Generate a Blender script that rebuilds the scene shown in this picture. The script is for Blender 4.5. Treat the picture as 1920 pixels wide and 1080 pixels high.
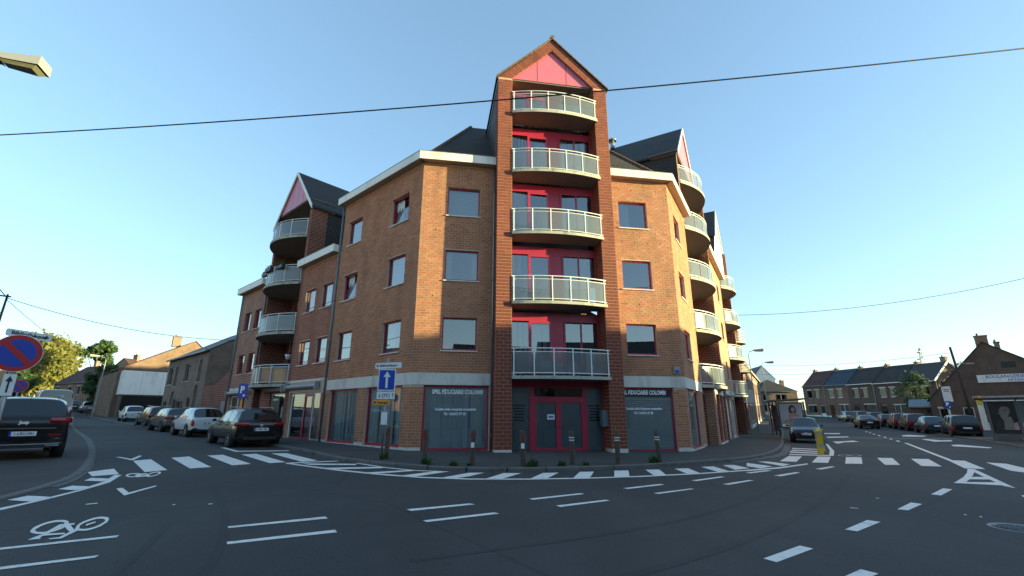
import bpy, bmesh, math, random
from mathutils import Vector, Matrix, Quaternion
random.seed(7)
for o in list(bpy.data.objects): bpy.data.objects.remove(o)
SC = bpy.context.scene
COL = SC.collection
rad = math.radians

# ------------------------------------------------------------------ camera
cam_d = bpy.data.cameras.new('camera'); cam_d.sensor_width = 36.0; cam_d.lens = 16.0
cam_d.clip_start = 0.1; cam_d.clip_end = 3000
cam = bpy.data.objects.new('camera', cam_d); COL.objects.link(cam)
cam.location = (0, 0, 1.40)
_p, _r = rad(15.495), rad(0.116)
_F = Vector((0, math.cos(_p), math.sin(_p))); _R0 = Vector((1, 0, 0)); _U0 = Vector((0, -math.sin(_p), math.cos(_p)))
_R = _R0*math.cos(_r) + _U0*math.sin(_r); _U = -_R0*math.sin(_r) + _U0*math.cos(_r)
cam.rotation_euler = Matrix((( _R.x, _U.x, -_F.x), (_R.y, _U.y, -_F.y), (_R.z, _U.z, -_F.z))).to_euler()
SC.camera = cam

# ------------------------------------------------------------------ sky and sun
SUN_AZ, SUN_EL = 99.0, 6.5
W = bpy.data.worlds.new('World'); SC.world = W; W.use_nodes = True
nt = W.node_tree; nt.nodes.clear()
wo = nt.nodes.new('ShaderNodeOutputWorld'); bg = nt.nodes.new('ShaderNodeBackground'); sky = nt.nodes.new('ShaderNodeTexSky')
sky.sky_type = 'NISHITA'; sky.sun_disc = False
sky.sun_elevation = rad(SUN_EL); sky.sun_rotation = rad(SUN_AZ)
sky.altitude = 100; sky.air_density = 1.0; sky.dust_density = 0.35; sky.ozone_density = 2.5
bg.inputs['Strength'].default_value = 0.084
gam = nt.nodes.new('ShaderNodeGamma'); gam.inputs[1].default_value = 0.67     # softer falloff between zenith and horizon
tint = nt.nodes.new('ShaderNodeMix'); tint.data_type = 'RGBA'; tint.blend_type = 'MULTIPLY'; tint.inputs[0].default_value = 1.0; tint.inputs[7].default_value = (0.94, 1.05, 1.09, 1)
nt.links.new(sky.outputs[0], gam.inputs[0]); nt.links.new(gam.outputs[0], tint.inputs[6]); nt.links.new(tint.outputs[2], bg.inputs[0]); nt.links.new(bg.outputs[0], wo.inputs[0])
sl = bpy.data.lights.new('sun', 'SUN'); sl.energy = 2.0; sl.angle = rad(0.55); sl.color = (1.0, 0.93, 0.45)
sun = bpy.data.objects.new('sun', sl); COL.objects.link(sun)
_sd = Vector((math.sin(rad(SUN_AZ))*math.cos(rad(SUN_EL)), math.cos(rad(SUN_AZ))*math.cos(rad(SUN_EL)), math.sin(rad(SUN_EL))))
sun.rotation_euler = (-_sd).to_track_quat('-Z', 'Y').to_euler(); sun.location = (60, -6, 40)
SC.view_settings.view_transform = 'Standard'; SC.view_settings.look = 'None'
SC.view_settings.exposure = 2.86; SC.view_settings.gamma = 1.0
SC.cycles.max_bounces = 6; SC.cycles.transparent_max_bounces = 12

# ------------------------------------------------------------------ materials
MT = {}
def newmat(name):
    m = bpy.data.materials.new(name); m.use_nodes = True
    n = m.node_tree.nodes; b = n['Principled BSDF']; MT[name] = m
    return m, m.node_tree, b
def mix(nt, fac, a, b, mode='MIX'):
    n = nt.nodes.new('ShaderNodeMix'); n.data_type = 'RGBA'; n.blend_type = mode
    for s, v in ((0, fac), (6, a), (7, b)):
        if hasattr(v, 'links'): nt.links.new(v, n.inputs[s])
        else: n.inputs[s].default_value = v if s == 0 else (*v, 1) if len(v) == 3 else v
    return n.outputs[2]
def ramp(nt, src, stops):
    n = nt.nodes.new('ShaderNodeValToRGB'); nt.links.new(src, n.inputs[0])
    e = n.color_ramp.elements
    while len(e) < len(stops): e.new(0.5)
    for i, (p, c) in enumerate(stops):
        e[i].position = p; e[i].color = (*c, 1) if len(c) == 3 else (c[0],)*3 + (1,)
    return n.outputs[0]
def noise(nt, scale, detail=4, rough=0.55, coord='Object', stretch=None):
    tc = nt.nodes.new('ShaderNodeTexCoord'); n = nt.nodes.new('ShaderNodeTexNoise')
    n.inputs['Scale'].default_value = scale; n.inputs['Detail'].default_value = detail; n.inputs['Roughness'].default_value = rough
    v = tc.outputs[coord]
    if stretch:
        mp = nt.nodes.new('ShaderNodeMapping'); mp.inputs['Scale'].default_value = stretch; nt.links.new(v, mp.inputs[0]); v = mp.outputs[0]
    nt.links.new(v, n.inputs[0]); return n.outputs[0]
def bump(nt, b, src, strength=0.3, dist=0.01):
    n = nt.nodes.new('ShaderNodeBump'); n.inputs['Strength'].default_value = strength; n.inputs['Distance'].default_value = dist
    nt.links.new(src, n.inputs['Height']); nt.links.new(n.outputs[0], b.inputs['Normal'])
def sc3(c, k): return tuple(min(1, x*k) for x in c)
def plain(name, col, rough=0.6, metal=0.0, var=0.12, scale=3.0, spec=0.5, bmp=0.0, coat=0.0, stain=None):
    m, t, b = newmat(name)
    n = noise(t, scale, 6, 0.6)
    c = mix(t, n, sc3(col, 1-var*2), sc3(col, 1+var*2)) if var else None
    if var and stain:
        n2 = noise(t, stain[1], 5, 0.65, stretch=(1, 1, stain[2] if len(stain) > 2 else 1))
        f = ramp(t, n2, [(stain[3] if len(stain) > 3 else 0.5, (0,)), (0.75, (1,))])
        c = mix(t, f, c, stain[0])
    if c is not None: t.links.new(c, b.inputs['Base Color'])
    else: b.inputs['Base Color'].default_value = (*col, 1)
    b.inputs['Roughness'].default_value = rough; b.inputs['Metallic'].default_value = metal
    b.inputs['Specular IOR Level'].default_value = spec; b.inputs['Coat Weight'].default_value = coat; b.inputs['Coat Roughness'].default_value = 0.03
    if bmp: bump(t, b, noise(t, scale*12, 3), bmp, 0.01)
    return m
def brickmat(name, c1, c2, c3, rough=0.88):
    m, t, b = newmat(name)
    g = t.nodes.new('ShaderNodeNewGeometry')
    c = ramp(t, g.outputs['Random Per Island'], [(0.0, c1), (0.45, c2), (0.85, c3), (1.0, sc3(c1, 0.7))])
    n = noise(t, 1.1, 6, 0.65, stretch=(1.0, 1.0, 0.35)); n2 = noise(t, 45, 2)
    mm = t.nodes.new('ShaderNodeMix'); mm.data_type = 'RGBA'; mm.blend_type = 'MULTIPLY'; mm.inputs[0].default_value = 1.0
    t.links.new(c, mm.inputs[6]); t.links.new(ramp(t, n, [(0.30, (0.66,)), (0.52, (1.0,)), (0.72, (1.12,))]), mm.inputs[7])
    t.links.new(mm.outputs[2], b.inputs['Base Color']); b.inputs['Roughness'].default_value = rough
    bump(t, b, n2, 0.25, 0.004)
    return m
def bricktex(name, c1, c2, mortar, w=0.22, h=0.075, rough=0.9, msize=0.011, lum=1.0):
    m, t, b = newmat(name)
    tc = t.nodes.new('ShaderNodeTexCoord'); br = t.nodes.new('ShaderNodeTexBrick')
    br.inputs['Color1'].default_value = (*c1, 1); br.inputs['Color2'].default_value = (*c2, 1); br.inputs['Mortar'].default_value = (*mortar, 1)
    br.inputs['Scale'].default_value = 1.0; br.inputs['Mortar Size'].default_value = msize; br.inputs['Brick Width'].default_value = w; br.inputs['Row Height'].default_value = h
    br.inputs['Bias'].default_value = 0.1
    t.links.new(tc.outputs['UV'], br.inputs['Vector'])
    n = noise(t, 0.9, 5, 0.6)
    mm = t.nodes.new('ShaderNodeMix'); mm.data_type = 'RGBA'; mm.blend_type = 'MULTIPLY'; mm.inputs[0].default_value = 1.0
    t.links.new(br.outputs['Color'], mm.inputs[6]); t.links.new(ramp(t, n, [(0.3, (0.68,)), (0.7, (1.12,))]), mm.inputs[7])
    t.links.new(mm.outputs[2], b.inputs['Base Color']); b.inputs['Roughness'].default_value = rough
    iv = t.nodes.new('ShaderNodeMath'); iv.operation = 'SUBTRACT'; iv.inputs[0].default_value = 1.0; t.links.new(br.outputs['Fac'], iv.inputs[1])
    bump(t, b, iv.outputs[0], 0.5, 0.008)
    return m
def tilemat(name, c1, c2, w=0.25, h=0.3, rough=0.75, spec=0.4):
    m = bricktex(name, c1, c2, sc3(c1, 0.35), w, h, rough, 0.018); m.node_tree.nodes['Principled BSDF'].inputs['Specular IOR Level'].default_value = spec
    return m
def glassmat(name, tint=(0.86, 0.93, 0.95), refl=0.22, rough=0.0, dark=0.75):
    m = bpy.data.materials.new(name); m.use_nodes = True; t = m.node_tree; t.nodes.clear(); MT[name] = m
    o = t.nodes.new('ShaderNodeOutputMaterial'); g = t.nodes.new('ShaderNodeBsdfGlossy'); tr = t.nodes.new('ShaderNodeBsdfTransparent')
    g.inputs['Roughness'].default_value = rough; g.inputs['Color'].default_value = (0.97, 0.98, 1, 1)
    tr.inputs['Color'].default_value = (*sc3(tint, dark), 1)
    f = t.nodes.new('ShaderNodeFresnel'); f.inputs['IOR'].default_value = 1.5
    a = t.nodes.new('ShaderNodeMath'); a.operation = 'MULTIPLY_ADD'; t.links.new(f.outputs[0], a.inputs[0]); a.inputs[1].default_value = 1.0; a.inputs[2].default_value = refl; a.use_clamp = True
    mx = t.nodes.new('ShaderNodeMixShader'); t.links.new(a.outputs[0], mx.inputs[0]); t.links.new(tr.outputs[0], mx.inputs[1]); t.links.new(g.outputs[0], mx.inputs[2]); t.links.new(mx.outputs[0], o.inputs[0])
    return m
def asphalt(name, base, rough=0.85, patch=0.34, scale=1.0):
    m, t, b = newmat(name)
    n1 = noise(t, 0.16*scale, 6, 0.62); n2 = noise(t, 55, 3, 0.7); n3 = noise(t, 1.3, 5, 0.6, stretch=(1, 0.35, 1))
    c = mix(t, ramp(t, n1, [(0.35, (0,)), (0.65, (1,))]), sc3(base, 1-patch), sc3(base, 1+patch))
    c = mix(t, ramp(t, n3, [(0.42, (0,)), (0.62, (0.5,))]), c, sc3(base, 0.72))
    c = mix(t, ramp(t, n2, [(0.45, (0,)), (0.7, (0.6,))]), c, sc3(base, 1.8))
    v = t.nodes.new('ShaderNodeTexVoronoi'); v.feature = 'DISTANCE_TO_EDGE'; v.inputs['Scale'].default_value = 0.22; tcv = t.nodes.new('ShaderNodeTexCoord'); mxv = t.nodes.new('ShaderNodeMix'); mxv.data_type = 'RGBA'; mxv.inputs[0].default_value = 0.25; t.links.new(tcv.outputs['Object'], mxv.inputs[6]); nv = t.nodes.new('ShaderNodeTexNoise'); nv.inputs['Scale'].default_value = 0.6; nv.inputs['Detail'].default_value = 6; t.links.new(tcv.outputs['Object'], nv.inputs[0]); t.links.new(nv.outputs[1], mxv.inputs[7]); t.links.new(mxv.outputs[2], v.inputs['Vector'])
    c = mix(t, ramp(t, v.outputs['Distance'], [(0.0, (0.55,)), (0.006, (0.0,))]), c, sc3(base, 0.5))
    t.links.new(c, b.inputs['Base Color']); b.inputs['Roughness'].default_value = rough; b.inputs['Specular IOR Level'].default_value = 0.35
    bump(t, b, n2, 0.5, 0.006)
    return m
brickmat('brick', (0.45, 0.180, 0.092), (0.39, 0.150, 0.076), (0.50, 0.210, 0.108))
plain('mortar', (0.56, 0.42, 0.30), 0.95, var=0.06)
brickmat('brick_wine', (0.36, 0.125, 0.072), (0.31, 0.105, 0.060), (0.41, 0.150, 0.085)); bricktex('brick_wine_tex', (0.35, 0.122, 0.070), (0.30, 0.10, 0.058), (0.50, 0.37, 0.27), 0.26, 0.102, msize=.013)
brickmat('brick_red', (0.23, 0.055, 0.030), (0.20, 0.046, 0.026), (0.26, 0.070, 0.038))
plain('mortar_pale', (0.54, 0.32, 0.21), 0.95, var=0.06)
bricktex('brick_tex', (0.44, 0.178, 0.092), (0.38, 0.148, 0.076), (0.54, 0.40, 0.28), 0.26, 0.102, msize=.013)
bricktex('brick_red_tex', (0.23, 0.062, 0.036), (0.19, 0.048, 0.028), (0.42, 0.28, 0.20), 0.29, 0.135)
bricktex('brick_dark_tex', (0.115, 0.066, 0.046), (0.155, 0.088, 0.06), (0.13, 0.10, 0.082), 0.22, 0.075); bricktex('brick_brown_tex', (0.19, 0.095, 0.06), (0.24, 0.125, 0.078), (0.22, 0.17, 0.13), 0.22, 0.075)
bricktex('brick_grey_tex', (0.21, 0.135, 0.10), (0.28, 0.185, 0.135), (0.23, 0.18, 0.145), 0.30, 0.09)
bricktex('brick_old_tex', (0.26, 0.125, 0.08), (0.32, 0.165, 0.10), (0.30, 0.25, 0.20), 0.22, 0.075)
bricktex('brick_tan_tex', (0.42, 0.26, 0.13), (0.36, 0.21, 0.10), (0.38, 0.32, 0.25), 0.22, 0.075)
plain('concrete', (0.66, 0.60, 0.53), 0.85, var=0.05, scale=1.5, stain=((0.33, 0.32, 0.30), 1.1, 0.3))
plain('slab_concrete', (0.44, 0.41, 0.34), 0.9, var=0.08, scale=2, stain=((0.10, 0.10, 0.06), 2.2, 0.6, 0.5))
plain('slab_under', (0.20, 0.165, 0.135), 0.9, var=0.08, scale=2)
plain('fascia_white', (0.80, 0.74, 0.67), 0.55, var=0.05, scale=1.2, stain=((0.52, 0.49, 0.44), 1.6, 0.3, 0.52))
plain('soffit', (0.46, 0.36, 0.25), 0.7, var=0.1, scale=3)
plain('magenta', (0.40, 0.022, 0.055), 0.38, var=0.06, scale=1)
plain('pink_panel', (0.56, 0.14, 0.20), 0.4, var=0.05, scale=1)
plain('white_paint', (0.76, 0.76, 0.74), 0.4, var=0.04)
plain('rail_white', (0.72, 0.72, 0.70), 0.35, var=0.04)
plain('zinc', (0.17, 0.20, 0.22), 0.5, 0.3, var=0.08)
plain('slate', (0.036, 0.033, 0.030), 0.6, var=0.2, scale=6)
tilemat('slate_cladding', (0.046, 0.040, 0.036), (0.034, 0.031, 0.029), 0.30, 0.20, 0.65)
tilemat('roof_tile', (0.055, 0.045, 0.038), (0.042, 0.036, 0.033), 0.25, 0.30, 0.8)
tilemat('roof_red', (0.13, 0.055, 0.045), (0.10, 0.045, 0.038), 0.25, 0.30, 0.85)
tilemat('roof_blue', (0.032, 0.055, 0.085), (0.027, 0.047, 0.075), 0.25, 0.30, 0.6)
tilemat('roof_brown', (0.060, 0.052, 0.046), (0.050, 0.044, 0.040), 0.25, 0.30, 0.85)
plain('tile_cap', (0.15, 0.085, 0.055), 0.85, var=0.2, scale=8)
plain('curtain', (0.72, 0.74, 0.72), 0.9, var=0.05, scale=2)
plain('curtain_dark', (0.10, 0.11, 0.12), 0.9, var=0.05)
plain('frosted', (0.40, 0.44, 0.44), 0.6, var=0.05, spec=0.6)
plain('frosted_dark', (0.17, 0.20, 0.21), 0.5, var=0.05, spec=0.6)
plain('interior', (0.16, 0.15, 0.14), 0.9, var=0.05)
plain('black', (0.012, 0.012, 0.013), 0.5, var=0)
plain('lettering', (0.92, 0.92, 0.90), 0.5, var=0); plain('blind_grey', (0.56, 0.60, 0.60), 0.8, var=0.06)
plain('lettering_black', (0.02, 0.02, 0.02), 0.5, var=0)
plain('lettering_blue', (0.05, 0.10, 0.42), 0.5, var=0)
glassmat('glass', refl=0.16, dark=0.55); glassmat('glass_shop', tint=(0.88, 0.95, 0.97), refl=0.10, dark=0.95)
glassmat('glass_dim', refl=0.02, dark=0.45); glassmat('glass_clear', refl=0.04, dark=0.93)
m_ = glassmat('glass_rail', tint=(0.80, 0.85, 0.86), refl=0.05, rough=0.12, dark=0.75)
t_ = m_.node_tree; o_ = t_.nodes['Material Output']; src_ = o_.inputs[0].links[0].from_socket
d_ = t_.nodes.new('ShaderNodeBsdfDiffuse'); d_.inputs[0].default_value = (.52, .58, .58, 1); tl_ = t_.nodes.new('ShaderNodeBsdfTranslucent'); tl_.inputs[0].default_value = (.5, .56, .56, 1)
a_ = t_.nodes.new('ShaderNodeMixShader'); a_.inputs[0].default_value = .4; t_.links.new(d_.outputs[0], a_.inputs[1]); t_.links.new(tl_.outputs[0], a_.inputs[2])
b2_ = t_.nodes.new('ShaderNodeMixShader'); b2_.inputs[0].default_value = .30; t_.links.new(src_, b2_.inputs[1]); t_.links.new(a_.outputs[0], b2_.inputs[2]); t_.links.new(b2_.outputs[0], o_.inputs[0])
asphalt('asphalt', (0.046, 0.045, 0.044))
asphalt('pavement_asphalt', (0.056, 0.052, 0.049), 0.9, 0.22, 3)
plain('kerb_concrete', (0.125, 0.118, 0.11), 0.9, var=0.12, scale=2, bmp=0.3, stain=((0.06, 0.07, 0.04), 1.3, 1, 0.55))
m_, t_, b_ = newmat('road_paint')
c_ = mix(t_, ramp(t_, noise(t_, 9, 6, 0.7), [(0.53, (0,)), (0.72, (0.7,))]), (0.80, 0.75, 0.68), (0.26, 0.25, 0.23))
c_ = mix(t_, ramp(t_, noise(t_, 90, 2), [(0.55, (0,)), (0.7, (0.4,))]), c_, (0.40, 0.38, 0.35))
t_.links.new(c_, b_.inputs['Base Color']); b_.inputs['Roughness'].default_value = 0.75
plain('worn_paint', (.30, .29, .27), .8, var=.25, scale=5); plain('wood_post', (0.085, 0.058, 0.042), 0.9, var=0.25, scale=9, bmp=0.5)
plain('post_red', (0.13, 0.028, 0.02), 0.7, var=0.2, scale=12)
plain('reflector', (0.75, 0.75, 0.75), 0.4, var=0)
plain('steel', (0.32, 0.33, 0.33), 0.42, 0.6, var=0.08)
plain('sign_white', (0.72, 0.72, 0.70), 0.45, var=0.03)
plain('sign_blue', (0.010, 0.045, 0.36), 0.4, var=0.04)
plain('sign_red', (0.42, 0.012, 0.015), 0.4, var=0.04)
plain('sign_orange', (0.75, 0.30, 0.02), 0.45, var=0.04)
plain('yellow_plastic', (0.62, 0.42, 0.01), 0.45, var=0.06)
plain('lamp_grey', (0.30, 0.29, 0.28), 0.45, var=0.06)
plain('wire', (0.006, 0.006, 0.007), 0.6, var=0)
plain('pole_wood', (0.045, 0.036, 0.030), 0.9, var=0.2, scale=4)
plain('tyre', (0.011, 0.011, 0.012), 0.85, var=0)
plain('rim', (0.40, 0.41, 0.42), 0.3, 0.8, var=0)
plain('car_black_trim', (0.014, 0.014, 0.015), 0.55, var=0)
plain('tail_red', (0.30, 0.008, 0.010), 0.15, var=0, coat=0.6)
plain('head_lamp', (0.55, 0.57, 0.60), 0.08, 0.5, var=0, coat=1)
plain('plate_white', (0.70, 0.70, 0.72), 0.4, var=0)
plain('chrome', (0.6, 0.6, 0.6), 0.12, 1.0, var=0)
m_, t_, b_ = newmat('car_glass'); b_.inputs['Base Color'].default_value = (0.010, 0.012, 0.013, 1); b_.inputs['Roughness'].default_value = 0.02; b_.inputs['Specular IOR Level'].default_value = 0.8; b_.inputs['Coat Weight'].default_value = 0.3; b_.inputs['Coat Roughness'].default_value = 0.0
def leafmat(name, c1, c2):
    m, t, b = newmat(name)
    g = t.nodes.new('ShaderNodeNewGeometry')
    c = ramp(t, g.outputs['Random Per Island'], [(0, sc3(c1, 0.7)), (0.5, c1), (1, c2)])
    t.links.new(c, b.inputs['Base Color']); b.inputs['Roughness'].default_value = 0.6
    tl = t.nodes.new('ShaderNodeBsdfTranslucent'); t.links.new(c, tl.inputs[0]); mx = t.nodes.new('ShaderNodeMixShader'); mx.inputs[0].default_value = 0.3
    o = t.nodes['Material Output']; t.links.new(b.outputs[0], mx.inputs[1]); t.links.new(tl.outputs[0], mx.inputs[2]); t.links.new(mx.outputs[0], o.inputs[0])
leafmat('leaf_sunlit', (0.165, 0.165, 0.035), (0.24, 0.21, 0.05))  # yellow brightness of sunlight put into the leaf colour
leafmat('leaf_green', (0.045, 0.085, 0.022), (0.075, 0.12, 0.03))
leafmat('leaf_weed', (0.035, 0.095, 0.018), (0.06, 0.13, 0.03))
plain('bark', (0.075, 0.055, 0.04), 0.95, var=0.2, scale=8)

# ------------------------------------------------------------------ mesh helpers
class Frame:
    """x to the right along a wall seen from the street, y into the wall, z up."""
    def __init__(s, o, az):
        s.o = Vector((o[0], o[1], o[2] if len(o) > 2 else 0)); a = rad(az)
        s.X = Vector((math.sin(a), math.cos(a), 0)); s.Y = Vector((-math.cos(a), math.sin(a), 0)); s.rz = math.atan2(s.X.y, s.X.x)
    def w(s, x, y=0, z=0): return s.o + s.X*x + s.Y*y + Vector((0, 0, z))
def zg(x, y):
    z = -0.0132*min(x, 16.5); c = 0.0006 if x < 0 else 0.0004
    e = max(0.0, y-30); e2 = min(e, 60)
    return z + c*e2*e2 + (e-e2)*2*c*60*0.3
class MB:
    def __init__(s): s.v = []; s.f = []; s.m = []; s.sm = []
    def add(s, pts, m=0, sm=False):
        i = len(s.v); s.v += [tuple(p) for p in pts]; s.f.append(tuple(range(i, i+len(pts)))); s.m.append(m); s.sm.append(sm); return s
    def mesh(s, pts, faces, m=0, sm=False):
        i = len(s.v); s.v += [tuple(p) for p in pts]
        for f in faces: s.f.append(tuple(i+k for k in f)); s.m.append(m); s.sm.append(sm)
        return s
    def box(s, x0, x1, y0, y1, z0, z1, m=0):
        p = [(x0,y0,z0),(x1,y0,z0),(x1,y1,z0),(x0,y1,z0),(x0,y0,z1),(x1,y0,z1),(x1,y1,z1),(x0,y1,z1)]
        return s.mesh(p, [(0,3,2,1),(4,5,6,7),(0,1,5,4),(1,2,6,5),(2,3,7,6),(3,0,4,7)], m)
    def prism(s, pts, d, m=0, sm=False):
        """pts: closed polygon (3D), d: extrusion vector"""
        n = len(pts); d = Vector(d); a = [Vector(p) for p in pts]; b = [p+d for p in a]
        s.mesh(a+b, [tuple(range(n))[::-1], tuple(range(n, 2*n))], m)
        for i in range(n):
            j = (i+1) % n; s.add([a[i], a[j], b[j], b[i]], m, sm)
        return s
    def cyl(s, p0, p1, r0, r1=None, n=10, m=0, caps=True):
        if r1 is None: r1 = r0
        p0 = Vector(p0); p1 = Vector(p1); d = (p1-p0).normalized()
        a = d.orthogonal().normalized(); b = d.cross(a); i = len(s.v)
        for p, r in ((p0, r0), (p1, r1)):
            for k in range(n):
                t = 2*math.pi*k/n; s.v.append(tuple(p + a*math.cos(t)*r + b*math.sin(t)*r))
        for k in range(n):
            j = (k+1) % n; s.f.append((i+k, i+j, i+n+j, i+n+k)); s.m.append(m); s.sm.append(True)
        if caps:
            s.f.append(tuple(range(i, i+n))[::-1]); s.m.append(m); s.sm.append(False)
            s.f.append(tuple(range(i+n, i+2*n))); s.m.append(m); s.sm.append(False)
        return s
    def tube(s, path, r, n=6, m=0):
        path = [Vector(p) for p in path]; i0 = len(s.v); N = len(path)
        for k, p in enumerate(path):
            d = (path[min(k+1, N-1)] - path[max(k-1, 0)]).normalized()
            up = Vector((0, 0, 1)) if abs(d.z) < 0.95 else Vector((1, 0, 0))
            a = d.cross(up).normalized(); b = a.cross(d); rr = r[k] if isinstance(r, (list, tuple)) else r
            for q in range(n):
                t = 2*math.pi*(q+0.5)/n; s.v.append(tuple(p + a*math.cos(t)*rr + b*math.sin(t)*rr))
        for k in range(N-1):
            for q in range(n):
                q2 = (q+1) % n; s.f.append((i0+k*n+q, i0+k*n+q2, i0+(k+1)*n+q2, i0+(k+1)*n+q)); s.m.append(m); s.sm.append(True)
        s.f.append(tuple(range(i0, i0+n))); s.m.append(m); s.sm.append(False)
        s.f.append(tuple(range(i0+(N-1)*n, i0+N*n))); s.m.append(m); s.sm.append(False)
        return s
    def lathe(s, prof, n=16, axis='z', c=(0,0,0), m=0):
        """prof: (r, h) list"""
        i = len(s.v); c = Vector(c)
        for r, h in prof:
            for k in range(n):
                t = 2*math.pi*k/n
                p = (r*math.cos(t), r*math.sin(t), h) if axis == 'z' else (r*math.cos(t), h, r*math.sin(t)) if axis == 'y' else (h, r*math.cos(t), r*math.sin(t))
                s.v.append(tuple(c + Vector(p)))
        for a in range(len(prof)-1):
            for k in range(n):
                j = (k+1) % n; s.f.append((i+a*n+k, i+a*n+j, i+(a+1)*n+j, i+(a+1)*n+k)); s.m.append(m); s.sm.append(True)
        return s
    def data(s, name, mats):
        me = bpy.data.meshes.new(name); me.from_pydata(s.v, [], s.f)
        for m in (mats if isinstance(mats, (list, tuple)) else [mats]): me.materials.append(MT[m] if isinstance(m, str) else m)
        me.polygons.foreach_set('material_index', s.m); me.polygons.foreach_set('use_smooth', s.sm)
        uv = me.uv_layers.new(name='UVMap').data; V = me.vertices
        for p in me.polygons:
            n = p.normal
            if abs(n.z) > 0.94:
                for li in p.loop_indices: c = V[me.loops[li].vertex_index].co; uv[li].uv = (c.x, c.y)
            else:
                t = Vector((-n.y, n.x, 0)).normalized(); up = n.cross(t)
                if up.z < 0: up = -up
                for li in p.loop_indices:
                    c = V[me.loops[li].vertex_index].co; uv[li].uv = (c.dot(t), c.dot(up))
        return me
    def build(s, name, mats, parent=None, frame=None, loc=None):
        o = bpy.data.objects.new(name, s.data(name, mats)); COL.objects.link(o)
        place(o, parent, frame, loc); return o
def origin_of(o): return o.matrix_world.translation if False else WORLD.get(o.name, (Vector((0,0,0)), 0.0))
WORLD = {}
def place(o, parent=None, frame=None, loc=None, rz=None):
    """put o at a world location and heading, as a child of parent (all headings are about Z)"""
    L = Vector(frame.o) if frame else Vector(loc) if loc is not None else None
    R = frame.rz if frame else rz
    if parent is not None:
        pl, pr = WORLD[parent.name]; o.parent = parent
        if L is None and R is None: L, R = pl.copy(), pr
        else:
            if L is None: L = pl.copy()
            if R is None: R = pr if frame is None and loc is None else 0.0 if frame is None else R
        d = L - pl; c, s_ = math.cos(-pr), math.sin(-pr)
        o.location = (d.x*c - d.y*s_, d.x*s_ + d.y*c, d.z); o.rotation_euler = (0, 0, R-pr)
    else:
        if L is None: L = Vector((0, 0, 0))
        if R is None: R = 0.0
        o.location = L; o.rotation_euler = (0, 0, R)
    WORLD[o.name] = (L, R)
def empty(name, loc, rz=0.0):
    o = bpy.data.objects.new(name, None); o.empty_display_size = 0.3; COL.objects.link(o); place(o, None, None, loc, rz); return o
def tag(o, label, cat, group=None, kind=None):
    if label: o['label'] = label
    if cat: o['category'] = cat
    if group: o['group'] = group
    if kind: o['kind'] = kind
    return o
def struct(o): o['kind'] = 'structure'; return o
def copy_tree(o, parent=None):
    c = o.copy(); COL.objects.link(c); c.parent = parent; WORLD[c.name] = WORLD.get(o.name, (Vector((0,0,0)), 0.0))
    for ch in o.children: copy_tree(ch, c)
    return c
def put(o, loc, rz): o.location = loc; o.rotation_euler = (0, 0, rz); WORLD[o.name] = (Vector(loc), rz); return o
def text_mesh(txt, size, align='CENTER', extrude=0.0, spacing=1.0, bold=0.0):
    cu = bpy.data.curves.new('text', 'FONT'); cu.body = txt; cu.size = size; cu.align_x = align; cu.align_y = 'CENTER'; cu.extrude = extrude; cu.space_character = spacing; cu.offset = bold
    cu.resolution_u = 2
    ob = bpy.data.objects.new('text', cu); COL.objects.link(ob)
    dg = bpy.context.evaluated_depsgraph_get(); me = bpy.data.meshes.new_from_object(ob.evaluated_get(dg))
    bpy.data.objects.remove(ob); return me
def text(name, txt, size, mat, parent, frame, x, y, z, align='CENTER', bold=0.0, sx=1.0, spacing=1.0, flip=False):
    """lettering standing upright on a wall, read from the street (-y side of frame)"""
    me = text_mesh(txt, size, align, 0.0, spacing, bold)
    for v in me.vertices:
        a, b = v.co.x*sx, v.co.y; v.co = (x + a, y, z + b)
    me.materials.clear(); me.materials.append(MT[mat])
    o = bpy.data.objects.new(name, me); COL.objects.link(o); place(o, parent, frame); return o
def rects_minus(x0, x1, z0, z1, holes):
    xs = sorted({x0, x1, *[min(max(h[i], x0), x1) for h in holes for i in (0, 1)]}); zs = sorted({z0, z1, *[min(max(h[i], z0), z1) for h in holes for i in (2, 3)]})
    for i in range(len(xs)-1):
        for j in range(len(zs)-1):
            cx, cz = (xs[i]+xs[i+1])/2, (zs[j]+zs[j+1])/2
            if not any(h[0] < cx < h[1] and h[2] < cz < h[3] for h in holes): yield xs[i], xs[i+1], zs[j], zs[j+1]
def wall(mb, x0, x1, z0, z1, holes=(), y=0.0, reveal=0.14, m=0):
    for a, b, c, d in rects_minus(x0, x1, z0, z1, holes): mb.add([(a,y,c),(b,y,c),(b,y,d),(a,y,d)], m)
    for h in holes:
        a, b, c, d = h[:4]; r = y + reveal
        mb.add([(a,y,c),(a,r,c),(a,r,d),(a,y,d)], m); mb.add([(b,y,c),(b,y,d),(b,r,d),(b,r,c)], m)
        mb.add([(a,y,d),(a,r,d),(b,r,d),(b,y,d)], m); mb.add([(a,y,c),(b,y,c),(b,r,c),(a,r,c)], m)
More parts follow.
